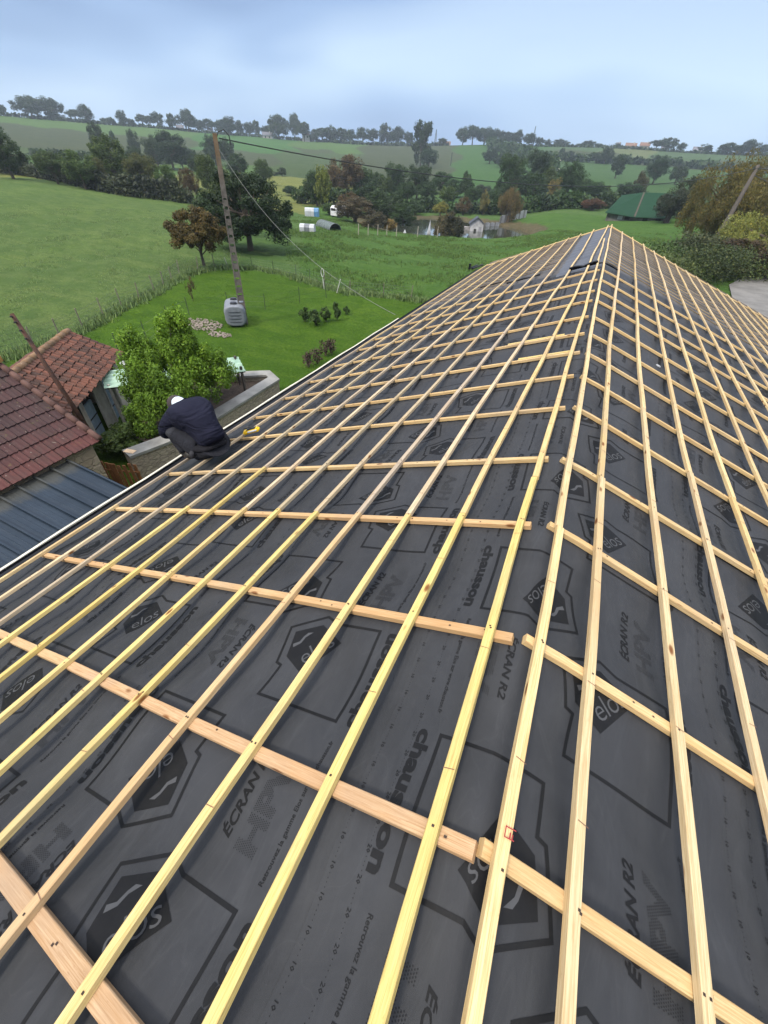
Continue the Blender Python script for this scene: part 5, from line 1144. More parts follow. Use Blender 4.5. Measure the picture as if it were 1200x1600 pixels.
wallrun(full, .19, -.1, .78, M_STONE2, 'stonework', bed); wallrun(full, .235, .782, .86, M_COP, 'coping', bed)
mb = MB(); mb.box(Vector((-10.24, 5.72, .864))-go_, (.3, .16, .012), R(12)); mb.build('mortar_patch', simple('new_mortar', (.55, .40, .26), .9), bed)
mb = MB(); mb.add([Vector((x, y, .62))-go_ for x, y in ((-9.95, 6.4), (-9.9, 11.6), (-10.4, 11.9), (-13.1, 10.1), (-11.5, 6.6))], [[0, 1, 2, 3, 4]]); mb.build('soil', simple('dark_soil', (.055, .038, .026), .95, 0, .5, 9, .9, 18, .05), bed)
# -- green corrugated canopy on timber posts
can = empty('canopy', (-11, 8.6, .0), label='small canopy of pale green corrugated sheet on posts behind the garden tree', cat='canopy'); co_ = Vector(can.location)
q1, q2 = at(163, 607, 1.55), at(384, 580, 1.45); q0 = at(206, 588, 1.7); ax = (q2-q1); Lc = ax.length; ax.normalize(); bxv = Vector((-ax.y, ax.x, 0)).normalized()
if bxv.dot(q0-q1) < 0: bxv = -bxv
wdt = 1.0
n = N('pale_green_sheet'); c = n.ramp(n.noise(n.obj(), 3, 5, .7), [(.35, (.20, .33, .25)), (.7, (.36, .50, .40))]); n.set(col=c, rough=.5, spec=.4); M_GSH = n.m
mb = MB(); vs = []; ncor = 64
for i in range(ncor+1):
    v = i/ncor*wdt; h = .032*math.sin(v/.11*math.pi)
    for t in (0, .5, 1): P = q1+ax*(Lc*t)+bxv*v; vs.append(Vector((P.x, P.y, q1.z+(q2.z-q1.z)*t+.16*v+h))-co_)
mb.add(vs, [[3*i+j, 3*i+j+1, 3*i+j+4, 3*i+j+3] for i in range(ncor) for j in (0, 1)]); mb.build('corrugated_sheet', M_GSH, can, True)
for t, v in ((.03, .1), (.03, .9), (.5, .1), (.97, .08), (.97, .9)):
    P = q1+ax*(Lc*t)+bxv*(wdt*v); mb = MB(); mb.box(Vector((P.x, P.y, (1.55+.1*v)/2+.05))-co_, (.07, .07, 1.55+.1*v)); mb.build('post', M_FRAME if t < .1 else M_POLE, can)
mb = MB()
for v in (.1, .9):
    a = q1+bxv*(wdt*v); b = q2+bxv*(wdt*v); mb.tube([Vector((a.x, a.y, q1.z+.16*v-.06))-co_, Vector((b.x, b.y, q2.z+.16*v-.06))-co_], .035, 4)
mb.build('rail', M_POLE, can)
# -- little wooden fence between lean-to and garden wall
pf_ = empty('picket_fence', (-9.9, 5.2, 0), label='short reddish picket fence between the steel lean-to and the garden wall', cat='fence')
for i in range(9):
    mb = MB(); mb.box((-.75+i*.13, .05*math.sin(i), .42), (.085, .025, .84+.05*math.sin(i*2)), 0); mb.build('picket', simple('stained_picket', (.20, .085, .03), .85), pf_)
mb = MB(); mb.box((-.23, .03, .6), (1.2, .03, .05)); mb.build('rail', simple('stained_rail', (.20, .085, .03), .85), pf_); pf_.rotation_euler.z = R(20)
# grey pot on the shed corner
P = at(197, 562, 1.0); mb = MB(); mb.tube([(0, 0, 0), (0, 0, .5), (0, 0, .55)], [.16, .22, .24], 14); mb.tube([(0, 0, .55), (0, 0, .60)], [.27, .05], 14); o = mb.build('rain_barrel', simple('grey_drum', (.28, .29, .28), .6), None, label='small grey drum beside the far corner of the old shed', cat='drum'); o.location = (P.x, P.y, .35)
# ---- pond-side hut and things around it
hut = empty('hut', onground(742, 368), R(18), label='small grey pond hut with dark gable roof and pale front', cat='hut'); M_HW = simple('pale_hut_boards', (.38, .38, .38), .8, 0, .35, 1.2); M_HR = simple('dark_slate_roofing', (.03, .035, .045), .6)
mb = MB(); mb.box((0, 0, 1.1), (2.6, 3.2, 2.2)); mb.add([(-1.3, -1.6, 2.2), (1.3, -1.6, 2.2), (0, -1.6, 3.1)], [[0, 1, 2]]); mb.add([(-1.3, 1.6, 2.2), (1.3, 1.6, 2.2), (0, 1.6, 3.1)], [[0, 1, 2]]); mb.build('wall', M_HW, hut)
mb = MB()
for s in (-1, 1): mb.add([(s*1.6, -1.9, 2.05), (s*1.6, 1.8, 2.05), (0, 1.8, 3.2), (0, -1.9, 3.2)], [[0, 1, 2, 3]]); mb.add([(s*1.6, -1.9, 1.95), (s*1.6, 1.8, 1.95), (0, 1.8, 3.1), (0, -1.9, 3.1)], [[0, 1, 2, 3]])
mb.build('roof', M_HR, hut)
mb = MB(); mb.box((1.33, .1, 1.0), (.06, 3.0, 1.9)); mb.build('side_panel', M_HR, hut)
mb = MB(); mb.box((-.3, -1.63, .9), (.5, .05, .7)); mb.build('window', M_DARK, hut); mb = MB(); mb.box((.7, -1.63, .85), (.6, .04, 1.6)); mb.build('door', simple('grey_door', (.25, .25, .26), .7), hut)
mb = MB(); mb.box((-1.9, -.2, .7), (1.1, 1.8, 1.4)); mb.build('annex', simple('dull_annex', (.22, .21, .2), .9, 0, .5, 1), hut)
# fence of bleached boards right of the hut
A = onground(757, 361); B = onground(822, 340); bf = empty('board_fence', A, label='long bleached board fence running right from the pond hut', cat='fence'); nb = 26
for i in range(nb):
    q = A.lerp(B, i/nb)-A; z = H(q.x+A.x, q.y+A.y)-A.z; mb = MB(); mb.box((q.x, q.y, z+.75+.06*math.sin(i*2)), (.72, .05, 1.5), math.atan2((B-A).y, (B-A).x)); mb.build('fence_panel', M_HW if i % 3 else simple('greyer_board', (.2, .19, .18), .9), bf)
def blockthing(name, px, py, dims, mat, label, cat, rz=0, roofm=None, z=0):
    P = onground(px, py); o = empty(name, P, rz, label=label, cat=cat); return o
# sheeted stacks, van, tent
M_WPL = simple('white_sheeting', (.42, .44, .46), .6, 0, .18, 1.5); M_BPL = simple('blue_sheeting', (.08, .20, .36), .6)
def bale(px, py, L_, mats, rz, label, hh=1.5):
    o = empty('wrapped_stack', onground(px, py), rz, label=label, cat='covered stack')
    k = len(mats)
    for i, m_ in enumerate(mats):
        mb = MB(); w_ = L_/k; x0 = -L_/2+i*w_
        prof = [(-.75, 0), (-.8, hh*.6), (-.6, hh*.92), (0, hh), (.6, hh*.92), (.8, hh*.6), (.75, 0)]
        vs = [(x0+(.02 if s == 0 else w_-.02), y, z) for s in (0, 1) for y, z in prof]; nn = len(prof)
        mb.add(vs, [[j, j+1, nn+j+1, nn+j] for j in range(nn-1)]+[list(range(nn)), [nn+j for j in range(nn)][::-1]]); mb.build('sheeted_section', m_, o)
    return o
bale(488, 338, 2.6, [M_WPL, M_WPL, M_BPL], R(25), 'low stack sheeted in white and blue below the round tree', 1.3); bale(481, 362, 2.1, [M_WPL, M_TANK, M_WPL], R(22), 'smaller white sheeted stack at the near edge of the allotment', .95)
van = empty('parked_van', onground(532, 340), R(75), label='small white van parked beside the brownish willow scrub', cat='van')
mb = MB(); prof = [(-1.9, .35), (-1.9, 1.5), (-1.5, 1.85), (.9, 1.85), (1.45, 1.15), (2.0, 1.0), (2.05, .35)]
nn = len(prof); vs = [(x, s*.8, z) for s in (-1, 1) for x, z in prof]; mb.add(vs, [[j, (j+1) % nn, nn+(j+1) % nn, nn+j] for j in range(nn)]+[list(range(nn))[::-1], [nn+j for j in range(nn)]]); mb.build('body', simple('white_van_paint', (.6, .6, .62), .4), van)
mb = MB(); mb.add([(1.0, -.7, 1.76), (1.0, .7, 1.76), (1.47, .7, 1.2), (1.47, -.7, 1.2)], [[0, 1, 2, 3]]); mb.add([(-1.92, -.65, 1.1), (-1.92, .65, 1.1), (-1.92, .65, 1.5), (-1.92, -.65, 1.5)], [[0, 1, 2, 3]]); van_w = mb.build('windscreen', M_DARK, van)
for x in (-1.3, 1.35):
    for s in (-1, 1): mb = MB(); mb.tube([(x, s*.66, .33), (x, s*.86, .33)], .33, 14); mb.build('wheel', M_BLK, van)
tent = empty('tent', onground(634, 352)+Vector((0, 0, .0)), R(10), label='white pointed tent on the near bank of the pond', cat='tent'); tent.location = Vector(atdist(634, 340, 88)); tent.location.z = H(tent.location.x, tent.location.y)
mb = MB(); mb.add([(-1.2, -1.2, 0), (1.2, -1.2, 0), (1.2, 1.2, 0), (-1.2, 1.2, 0), (0, 0, 3.4)], [[0, 1, 4], [1, 2, 4], [2, 3, 4], [3, 0, 4]]); mb.build('canvas', M_WPL, tent); tent.scale = (.6, .6, .5)
tent2 = empty('leaning_boat', Vector(atdist(672, 338, 92)), R(-20), label='upturned white boat leaning on trestles near the pond bushes', cat='boat'); tent2.location.z = H(tent2.location.x, tent2.location.y)-.05
mb = MB(); mb.add([(-.6, 0, .1), (0, -.5, .6), (.2, 0, 3.1), (0, .5, .6), (.5, 0, .5)], [[0, 1, 2], [0, 2, 3], [1, 4, 2], [4, 3, 2], [0, 3, 4, 1]]); mb.build('hull', M_WPL, tent2); mb = MB(); mb.tube([(.5, -.4, 0), (.15, 0, 1.9)], .05, 5); mb.tube([(.5, .4, 0), (.15, 0, 1.9)], .05, 5); mb.build('trestle', M_WPOST, tent2)
al = empty('polytunnel', onground(513, 357), R(55), label='low dark netted vegetable tunnel beside the grass track', cat='netting tunnel'); mb = MB()
for i in range(7):
    y = -2.6+i*.87; mb.tube([(1.0*math.cos(w), y, .9*math.sin(w)) for w in np.linspace(0, math.pi, 9)], .035, 5)
mb.build('hoop', M_WIRE, al); mb = MB(); ws = np.linspace(0, math.pi, 11)
mb.add([(.98*math.cos(w), y, .88*math.sin(w)) for y in (-2.6, 2.6) for w in ws], [[j, j+1, 12+j, 11+j] for j in range(10)]); mb.build('net_cover', simple('grey_green_net', (.09, .12, .12), .9, 0, .5, 3), al)
# fence posts along the near pond bank
pk = [(560, 367), (575, 368), (590, 368), (604, 369), (619, 370), (652, 370), (683, 370), (705, 369)]
for i, (x, y) in enumerate(pk):
    P = onground(x, y); mb = MB(); mb.tube([(0, 0, -.1), (.03, 0, 1.4)], .07, 6); o = mb.build('fence_post', simple('bleached_post', (.30, .27, .22), .9), None, label=f'bleached post on the near pond bank, {ordn(i)} from the left', cat='post', group='posts on the near pond bank'); o.location = P
# ---- green roofed barn
gb = empty('green_barn', Vector(atdist(988, 345, 118)), R(2), label='long low barn with dark green sheet roof in the meadow', cat='barn'); gb.location.z = H(gb.location.x, gb.location.y); gb.scale = (.86, .9, .9); n = N('green_roof_sheet'); p = n.obj(); rb = n.n('TexWave', {'Vector': p, 'Scale': 1.6}, wave_type='BANDS', bands_direction='X').outputs['Fac']; n.set(col=n.mix(n.noise(p, 1.0, 4, .6), (.008, .034, .018), (.016, .052, .028)), rough=.85, spec=.1, normal=n.bump(rb, .4, .05)); M_GR = n.m
Wd, Ln = 13.5, 9; gf = Vector(atdist(945, 340, 112)); 
mb = MB(); hl, hr = 6.3, 7.3
roofv = [(-hl-.6, -3.6, 1.1), (-.2, -4.0, .7), (hr, -3.6, 1.0), (hr+1.4, 4.5, 5.2), (.6, 4.5, 5.0), (-hl+2.2, 4.5, 4.2)]
mb.add(roofv, [[0, 1, 4, 5], [1, 2, 3, 4]]); mb.add([(x, y, z-.12) for x, y, z in roofv], [[0, 1, 4, 5], [1, 2, 3, 4]]); mb.build('roof', M_GR, gb)
mb = MB(); mb.add([(-.35, -4.05, .78), (.0, -4.05, .78), (.85, 4.5, 5.06), (.5, 4.5, 5.06)], [[0, 1, 2, 3]]); mb.build('ridge_flashing', simple('rusty_flashing', (.050, .040, .026), .8), gb)
mb = MB(); mb.add([(-hl, -2.9, -.6), (hr-.2, -2.9, -.6), (hr-.2, -2.9, 1.1), (-hl, -2.9, 1.1)], [[0, 1, 2, 3]]); mb.add([(hr-.2, -2.9, -.6), (hr+1, 4.3, -.6), (hr+1, 4.3, 5), (hr-.2, -2.9, 1.55)], [[0, 1, 2, 3]]); mb.add([(-hl, -2.9, -.6), (-hl+2.2, 4.3, -.6), (-hl+2.2, 4.3, 4.0), (-hl, -2.9, 1.6)], [[0, 1, 2, 3]]); mb.add([(-hl+2.2, 4.3, -.6), (hr+1, 4.3, -.6), (hr+1, 4.3, 5.0), (.6, 4.3, 4.8), (-hl+2.2, 4.3, 4.0)], [[0, 1, 2, 3, 4]]); mb.build('wall', simple('dim_barn_wall', (.13, .125, .11), .9, 0, .5, .8), gb)
for x in (-3.2, -1.6, 2.4, 5.2): mb = MB(); mb.box((x, -2.94, .35), (1.1, .06, .7)); mb.build('opening', M_DARK if x > -2 else M_WPL, gb)
# ---- houses along the hilltop
M_HOUSE = simple('pale_far_render', (.42, .39, .35), .9); M_TILE = simple('far_roof_tile', (.17, .10, .075), .9); M_SLATE = simple('far_slate', (.12, .12, .14), .8)
def farhouse(px, py, r, w_, h_, mat_roof, label, rz=0, name='farhouse'):
    w_ *= .72; h_ *= .7; P = Vector(atdist(px, py, r+45)); z0 = H(P.x, P.y); P.z -= 1.0; o = empty('house', (P.x, P.y, z0-1.0), rz+math.atan2(P.y, P.x)-math.pi/2, label=label, cat='house'); H_ = max(h_, P.z-z0+1.0)
    mb = MB(); mb.box((0, 0, H_/2), (w_, 7, H_)); mb.add([(-w_/2, -3.5, H_), (-w_/2, 3.5, H_), (-w_/2, 0, H_+2.4)], [[0, 1, 2]]); mb.add([(w_/2, -3.5, H_), (w_/2, 3.5, H_), (w_/2, 0, H_+2.4)], [[0, 1, 2]]); mb.build('wall', M_HOUSE, o)
    mb = MB(); mb.add([(-w_/2-.4, -4.1, H_-.35), (w_/2+.4, -4.1, H_-.35), (w_/2+.4, 0, H_+2.5), (-w_/2-.4, 0, H_+2.5)], [[0, 1, 2, 3]]); mb.add([(-w_/2-.4, 4.1, H_-.35), (w_/2+.4, 4.1, H_-.35), (w_/2+.4, 0, H_+2.5), (-w_/2-.4, 0, H_+2.5)], [[0, 1, 2, 3]]); mb.build('roof', mat_roof, o)
    mb = MB(); mb.box((w_*.25, -1, H_+2.2), (.9, .9, 1.8)); mb.build('chimney', M_HOUSE, o)
    for i in range(2): mb = MB(); mb.box((-w_*.22+i*w_*.42, -3.53, H_-1.7), (1.2, .08, 1.4)); mb.build('window', M_DARK, o)
for a in [(283, 208, 575, 10, 4, M_SLATE, 'low white house glimpsed between hilltop trees left of the pole'), (330, 213, 580, 8, 4, M_SLATE, 'small pale house behind the top of the concrete pole'), (418, 214, 560, 14, 5, M_SLATE, 'long pale house among the trees right of the pole top'), (478, 214, 560, 11, 9, M_TILE, 'tall cream house with reddish gable beside a round hilltop tree'), (699, 226, 585, 9, 3, M_TILE, 'small white house with red roof above the bright green field'), (686, 228, 590, 5, 3, M_SLATE, 'tiny white outbuilding left of the red roofed house'),
          (965, 229, 600, 6, 4, M_SLATE, 'small white house, first of the right hand village row'), (985, 230, 600, 15, 4, M_TILE, 'long white house in the right hand village row'), (1007, 229, 590, 13, 5, M_TILE, 'white house with orange roof in the right hand village row'), (1038, 234, 600, 10, 4, M_SLATE, 'white house half hidden below the big right hilltop trees'), (1090, 234, 600, 12, 4, M_SLATE, 'low white house between the last hilltop tree groups')]: farhouse(*a)
# lattice masts
for i, (x, yt, yb_) in enumerate([(680, 202, 224), (832, 197, 222), (703, 238, 268)]):
    r = 640 if i < 2 else 400; P = Vector(atdist(x, yb_, r)); P.z = H(P.x, P.y); T = Vector(atdist(x, yt, r)); hh = T.z-P.z; mb = MB(); o = empty('lattice_mast' if i < 2 else 'wooden_post', P, label=['thin lattice mast on the skyline right of the very tall tree', 'thin lattice mast above the long hilltop wood', 'slender power line post in the bright green field'][i], cat='mast')
    if i < 2:
        for a in range(4): mb.tube([(1.6*math.cos(a*1.57+.78), 1.6*math.sin(a*1.57+.78), 0), (0.2*math.cos(a*1.57+.78), .2*math.sin(a*1.57+.78), hh)], .16, 4)
        for k in range(8): z = hh*k/8; q = 1.6*(1-k/8)+.2; mb.tube([(q, -q, z), (-q, q, z+hh/8)], .1, 4); mb.tube([(-q, -q, z), (q, q, z+hh/8)], .1, 4)
        mb.build('lattice', M_POST, o)
    else: mb.tube([(0, 0, 0), (0, 0, hh)], .3, 6); mb.build('shaft', M_POST, o)
# cows
M_COW = simple('cream_hide', (.62, .58, .50), .9)
def cow(px, py, rz, label):
    P = onground(px, py); o = empty('cow', P, rz, label=label, cat='cow', group='cows grazing on the hillside'); mb = MB()
    mb.tube([(-1.05, 0, 1.05), (-.9, 0, 1.12), (-.3, 0, 1.05), (.4, 0, 1.08), (.9, 0, 1.2), (1.25, 0, 1.25), (1.55, 0, 1.1), (1.85, 0, .85)], [.2, .38, .46, .44, .36, .22, .19, .10], 10)
    for x in (-.85, .75):
        for s in (-1, 1): mb.tube([(x, s*.22, 1.0), (x+.05, s*.22, .5), (x, s*.22, 0)], [.17, .08, .07], 6)
    mb.tube([(-1.05, 0, 1.25), (-1.2, 0, .7)], [.05, .03], 5)
    for s in (-1, 1): mb.tube([(1.5, s*.1, 1.25), (1.48, s*.32, 1.25)], [.06, .03], 5)
    b = mb.build('body', M_COW, o, True)
cow(868, 252, .3, 'cream cow, left of the close pair grazing on the hillside'); cow(874, 254, 2.6, 'cream cow, right of the close pair grazing on the hillside'); cow(872, 268, 1.0, 'cream cow grazing lower down than the others')
# ---- white flower heads behind the ridge
g = random.Random(4)
# ---- yellow tape measure lying on the laths
tp = empty('tape_measure', house.location+rp(-3.30, 3.02, .0), R(20), label='yellow tape measure case lying on the laths beside the roofer', cat='tape measure'); sl_ = Matrix.Rotation(-TL, 4, 'Y')
n_ = N('yellow_plastic'); n_.set(col=(.80, .52, .02, 1), rough=.4); mb = MB(); mb.box((0, 0, .022), (.20, .075, .042), bev=.014, M=sl_); mb.build('case', n_.m, tp); mb = MB(); mb.box((0, 0, .048), (.11, .045, .012), bev=.004, M=sl_); mb.tube([Vector((-.08, -.02, .05)), Vector((-.03, .0, .065)), Vector((.02, .02, .05))], .008, 6); mb.build('grip', M_BLK, tp)
mb = MB(); mb.box((.02, -.028, .035), (.12, .03, .015), bev=.004, M=sl_); mb.build('blade_guard', M_WPL, tp)
# ---- things on the far gutter end
P = house.location+rp(-4.05, 15.6, .05)
fb = empty('gutter_offcuts', P, label='dark gutter offcuts piled on the far left corner of the roof', cat='offcuts'); fb.scale = (.55, .55, .5); mb = MB(); mb.tube([(0, -.5, .05), (.3, .9, .12)], .05, 6); mb.build('gutter_length', M_ZINC, fb); mb = MB(); mb.tube([(-.15, -.3, .05), (.0, .7, .10)], .045, 6); mb.build('gutter_length', M_ZINC, fb); mb = MB(); mb.box((-.15, -.6, .18), (.12, .12, .34)); mb.build('bracket', M_ZINC, fb)
mb = MB(); mb.box((0, 0, 0), (.035, .05, .015), bev=.004); o = mb.build('white_scrap', M_WPL, None, label='small white scrap of packaging caught on a right hand lath', cat='scrap'); o.location = house.location+rp(.86, 5.15, -.035); o.rotation_euler = (0, R(20), .4)

# ================================================================== roofer
def person():
    # local frame: +X = the way he faces (down the slope), +Y his left, +Z up
    base = Vector(house.location)+rp(-3.60, 2.58, -.01)
    root = empty('person', base, R(166), label='crouching roofer in navy sweater and grey work trousers at the left eave', cat='person'); root.scale = (.88, .88, .88)
    def skin(name, verts, edges, radii, mat, lvl=2, root_i=0, parent=root):
        me = bpy.data.meshes.new(name); me.from_pydata(verts, edges, []); o = bpy.data.objects.new(name, me); C.objects.link(o)
        o.modifiers.new('s', 'SKIN').use_smooth_shade = True
        for v, r in zip(me.skin_vertices[0].data, radii): v.radius = r if isinstance(r, tuple) else (r, r)
        me.skin_vertices[0].data[root_i].use_root = True
        o.modifiers.new('b', 'SUBSURF').levels = lvl; o.modifiers['b'].render_levels = lvl
        dg = bpy.context.evaluated_depsgraph_get(); m2 = bpy.data.meshes.new_from_object(o.evaluated_get(dg)); m2.name = name; bpy.data.objects.remove(o)
        m2.materials.clear(); return link(name, m2, mat, parent, True)
    n = N('navy_knit'); p = n.obj(); fold = n.noise(n.mapv(p, (4, 2.0, 9), rot=(0, R(35), 0)), 1.1, 2, .5, dist=.8)
    n.set(col=n.ramp(n.noise(p, 5, 4, .6), [(.3, (.007, .008, .018)), (.7, (.012, .013, .027))]), rough=.9, spec=.15, normal=n.bump(n.math('ADD', fold, n.math('MULTIPLY', n.noise(p, 90, 2, .5), .03)), .8, .07)); NAVY = n.m
    def cloth(nm, c, b=.6):
        n = N(nm); p = n.obj(); n.set(col=n.ramp(n.noise(p, 6, 5, .7), [(.3, tuple(x*.7 for x in c)), (.7, tuple(x*1.25 for x in c))]), rough=.92, spec=.15, normal=n.bump(n.noise(p, 9, 4, .6, dist=1), b, .04)); return n.m
    TROU = cloth('grey_work_trousers', (.017, .018, .023)); KNEE = cloth('lighter_knee_patch', (.042, .044, .052)); BOOT = simple('dark_boot', (.02, .018, .016), .6); SKIN = simple('skin', (.42, .24, .17), .55, 0, .08)
    # continuous body (skin) inside the clothes
    pel = (-.20, 0, .20); sp1 = (-.13, 0, .34); sp2 = (.02, 0, .47); ch = (.17, 0, .54); nk = (.29, 0, .535); hd = (.38, 0, .49); hd2 = (.445, 0, .43)
    V = [pel, sp1, sp2, ch, nk, hd, hd2]; E = [(0, 1), (1, 2), (2, 3), (3, 4), (4, 5), (5, 6)]; Rr = [(.11, .12), (.11, .10), (.12, .11), (.12, .10), (.055, .055), (.082, .09), (.068, .072)]
    def add(pts, rads, frm):
        for q, r in zip(pts, rads): V.append(q); E.append((frm, len(V)-1)); Rr.append(r); frm = len(V)-1
        return frm
    LEG = {}
    for s in (1, -1):
        hip = (-.16, s*.12, .17); kn = (.27, s*.20, .315); an = (.02, s*.18, .04); toe = (.18, s*.20, .005)
        LEG[s] = (hip, kn, an, toe); add([hip, (.05, s*.17, .26), kn, (.16, s*.19, .18), an, toe], [.085, .07, .052, .045, .038, .03], 0)
        sh = (.20, s*.19, .49); el = (.33, s*.27, .26); wr = (.50, s*.10, .12); add([sh, el, wr, (.55, s*.08, .09)], [.065, .045, .032, .035], 3)
        LEG[(s, 'arm')] = (sh, el, wr)
    body = skin('body', V, E, Rr, SKIN, 1)
    # five fingers and a thumb on each hand, closing on the lath edge
    for s in (1, -1):
        w0_ = Vector((.55, s*.08, .09))
        for f in range(4):
            o0 = w0_+Vector((.012, (f-1.5)*.021, .0)); l = [.075, .085, .08, .062][f]
            pts = [o0, o0+Vector((l*.45, 0, .006)), o0+Vector((l*.8, 0, -.016)), o0+Vector((l*.9, 0, -.045))]
            skin('finger', pts, [(0, 1), (1, 2), (2, 3)], [.010, .009, .008, .007], SKIN, 1, parent=body)
        o0 = w0_+Vector((-.01, -s*.035, 0)); skin('thumb', [o0, o0+Vector((.03, -s*.02, -.005)), o0+Vector((.06, -s*.022, -.02))], [(0, 1), (1, 2)], [.012, .010, .008], SKIN, 1, parent=body)
    # sweater
    sv = [(-.27, 0, .235), (-.20, 0, .33), (-.10, 0, .425), (.03, 0, .50), (.14, 0, .535), (.235, 0, .535)]; se = [(i, i+1) for i in range(5)]; sr = [(.175, .205), (.175, .215), (.185, .225), (.19, .225), (.175, .19), (.10, .10)]
    for s in (1, -1):
        a, b, c_ = LEG[(s, 'arm')]; i0 = len(sv); sv += [(a[0], a[1]*1.02, a[2]-.01), (.27, s*.275, .37), b, (.42, s*.19, .185), (c_[0]-.02, c_[1], c_[2]+.01)]; se += [(3, i0), (i0, i0+1), (i0+1, i0+2), (i0+2, i0+3), (i0+3, i0+4)]; sr += [.10, .082, .072, .058, .048]
    skin('sweater', sv, se, sr, NAVY, 2, 0, body)
    # trousers
    tv = [(-.20, 0, .16), (-.24, 0, .24)]; te = [(0, 1)]; tr = [(.17, .20), (.165, .205)]
    for s in (1, -1):
        hip, kn, an, toe = LEG[s]; i0 = len(tv); tv += [(-.14, s*.13, .165), (.04, s*.17, .255), (.17, s*.19, .30), kn, (.20, s*.2, .20), (.07, s*.18, .075)]; te += [(0, i0)]+[(i0+j, i0+j+1) for j in range(5)]; tr += [.145, .128, .112, .098, .088, .085]
    skin('trousers', tv, te, tr, TROU, 2, 0, body)
    for s in (1, -1):
        skin('knee_patch', [(.12, s*.19, .305), (.20, s*.20, .325), (.29, s*.205, .33), (.315, s*.205, .27)], [(0, 1), (1, 2), (2, 3)], [(.112, .116), (.118, .120), (.106, .108), (.080, .088)], KNEE, 2, 0, body)
        skin('boot', [(-.02, s*.18, .045), (.06, s*.185, .06), (.15, s*.19, .04), (.24, s*.2, .03)], [(0, 1), (1, 2), (2, 3)], [.055, .06, .05, .038], BOOT, 1, 0, body)
    skin('tool_belt', [(-.245, -.14, .235), (-.285, 0, .255), (-.245, .14, .235), (-.15, .205, .23)], [(0, 1), (1, 2), (2, 3)], [(.075, .035), (.085, .035), (.075, .04), (.05, .04)], cloth('dark_canvas_belt', (.012, .012, .015)), 1, 1, body)
    skin('tool_pouch', [(-.16, .235, .22), (-.15, .25, .12)], [(0, 1)], [(.055, .035), (.05, .03)], cloth('grey_pouch', (.035, .035, .04)), 1, 0, body)
    # cap with pale scarf over the neck, hood peak forward
    skin('scarf', [(.225, .0, .545), (.27, .0, .552), (.325, .0, .548), (.36, 0, .525)], [(0, 1), (1, 2), (2, 3)], [(.088, .10), (.078, .088), (.088, .100), (.092, .100)], simple('pale_blue_scarf', (.55, .62, .68), .85, 0, .12, 12, .6, 14, .03), 2, 0, body)
    skin('beanie', [(.345, 0, .548), (.395, 0, .535), (.44, 0, .505), (.475, 0, .455)], [(0, 1), (1, 2), (2, 3)], [(.088, .096), (.103, .110), (.101, .106), (.076, .084)], simple('dark_brown_beanie', (.035, .026, .026), .95), 2, 0, body)
    # face: nose, ears, eyes, mouth
    for s in (1, -1):
        skin('ear', [(.375, s*.09, .45), (.385, s*.107, .435)], [(0, 1)], [(.02, .012), (.016, .010)], SKIN, 1, 0, body)
        skin('eye', [(.497, s*.03, .405), (.503, s*.03, .40)], [(0, 1)], [.011, .010], simple('eye_white', (.7, .7, .68), .3), 1, 0, body)
    skin('nose', [(.508, 0, .39), (.515, 0, .365)], [(0, 1)], [.012, .016], SKIN, 1, 0, body); skin('mouth', [(.48, -.02, .352), (.485, 0, .348), (.48, .02, .352)], [(0, 1), (1, 2)], [.007, .008, .007], simple('lips', (.3, .11, .09), .6), 1, 0, body)
person()
# ---- the air
hz = MB(); hz.box((0, 0, 27), (1920, 1920, 64)); M_HAZE = bpy.data.materials.new('haze'); M_HAZE.use_nodes = True; t = M_HAZE.node_tree; t.nodes.clear(); o_ = t.nodes.new('ShaderNodeOutputMaterial'); v_ = t.nodes.new('ShaderNodeVolumePrincipled'); v_.inputs['Color'].default_value = (.72, .82, .95, 1); v_.inputs['Density'].default_value = .00032; v_.inputs['Anisotropy'].default_value = .2; t.links.new(v_.outputs[0], o_.inputs['Volume'])
hz.build('haze', M_HAZE, None, kind='stuff')
# ------------------------------------------------------------------ sky and light
sc.world = bpy.data.worlds.new('World'); sc.world.use_nodes = True; wt = sc.world.node_tree; wt.nodes.clear()
def wn(t, **k):
    x = wt.nodes.new('ShaderNode'+t)
    for a, v in k.items(): setattr(x, a, v)
    return x
SUN_EL, SUN_AZ = 48, 200
sky = wn('TexSky', sky_type='NISHITA', sun_disc=False, sun_elevation=R(SUN_EL), sun_rotation=R(SUN_AZ), air_density=1.0, dust_density=2.0, ozone_density=2.5)
tc = wn('TexCoord'); mp = wn('Mapping'); mp.inputs['Scale'].default_value = (1.0, 1.0, 3.4); wt.links.new(tc.outputs['Generated'], mp.inputs[0])
nz = wn('TexNoise'); nz.inputs['Scale'].default_value = 1.15; nz.inputs['Detail'].default_value = 3; nz.inputs['Roughness'].default_value = .5; nz.inputs['Distortion'].default_value = .35
wt.links.new(mp.outputs[0], nz.inputs['Vector'])
sx = wn('SeparateXYZ'); wt.links.new(tc.outputs['Generated'], sx.inputs[0])
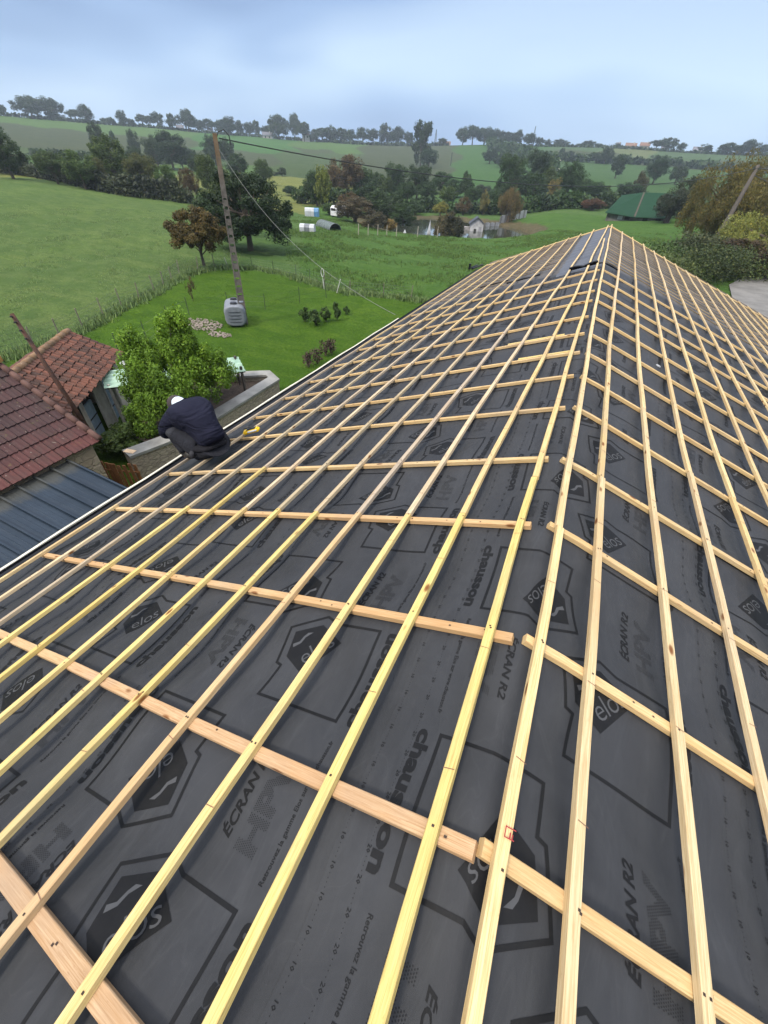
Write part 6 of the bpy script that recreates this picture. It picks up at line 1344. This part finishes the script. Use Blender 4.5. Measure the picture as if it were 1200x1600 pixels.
# overcast veil: paler towards the horizon, slate blue banks higher up, zenith out of view brightened to light the roof
r1 = wn('ValToRGB'); wt.links.new(nz.outputs['Fac'], r1.inputs[0])
e = r1.color_ramp.elements; e[0].position = .36; e[0].color = (.80, .85, .97, 1); e[1].position = .62; e[1].color = (1.62, 1.54, 1.42, 1)
e2 = e.new(.48); e2.color = (1.08, 1.12, 1.20, 1)
r2 = wn('ValToRGB'); wt.links.new(sx.outputs[2], r2.inputs[0])
e = r2.color_ramp.elements; e[0].position = .0; e[0].color = (2.2, 3.1, 4.7, 1); e[1].position = 1.0; e[1].color = (16, 16, 16.5, 1)
for pp, cc in ((.10, (2.9, 3.9, 5.3, 1)), (.26, (1.95, 2.75, 4.3, 1)), (.42, (1.9, 2.45, 3.9, 1)), (.62, (10, 10.3, 11, 1))):
    e2 = e.new(pp); e2.color = cc
mx = wn('Mix', data_type='RGBA', blend_type='MULTIPLY'); mx.inputs[0].default_value = 1.0; wt.links.new(r2.outputs[0], mx.inputs[6]); wt.links.new(r1.outputs[0], mx.inputs[7])
mx2 = wn('Mix', data_type='RGBA'); mx2.inputs[0].default_value = .9; wt.links.new(sky.outputs[0], mx2.inputs[6]); wt.links.new(mx.outputs[2], mx2.inputs[7])
bg = wn('Background'); bg.inputs[1].default_value = .10; wt.links.new(mx2.outputs[2], bg.inputs[0])
wo = wn('OutputWorld'); wt.links.new(bg.outputs[0], wo.inputs[0])
sl = bpy.data.lights.new('sun', 'SUN'); sl.energy = 2.3; sl.angle = R(10); sl.color = (1, .90, .76)
so = bpy.data.objects.new('sun', sl); C.objects.link(so)
_sd = Vector((math.sin(R(SUN_AZ))*math.cos(R(SUN_EL)), math.cos(R(SUN_AZ))*math.cos(R(SUN_EL)), math.sin(R(SUN_EL))))
so.rotation_euler = _sd.to_track_quat('Z', 'Y').to_euler()
sc.view_settings.view_transform = 'Standard'; sc.view_settings.look = 'None'; sc.view_settings.exposure = .62; sc.view_settings.gamma = 1
sc.render.film_transparent = False
sc.cycles.volume_bounces = 2; sc.cycles.max_bounces = 8; sc.cycles.transparent_max_bounces = 12
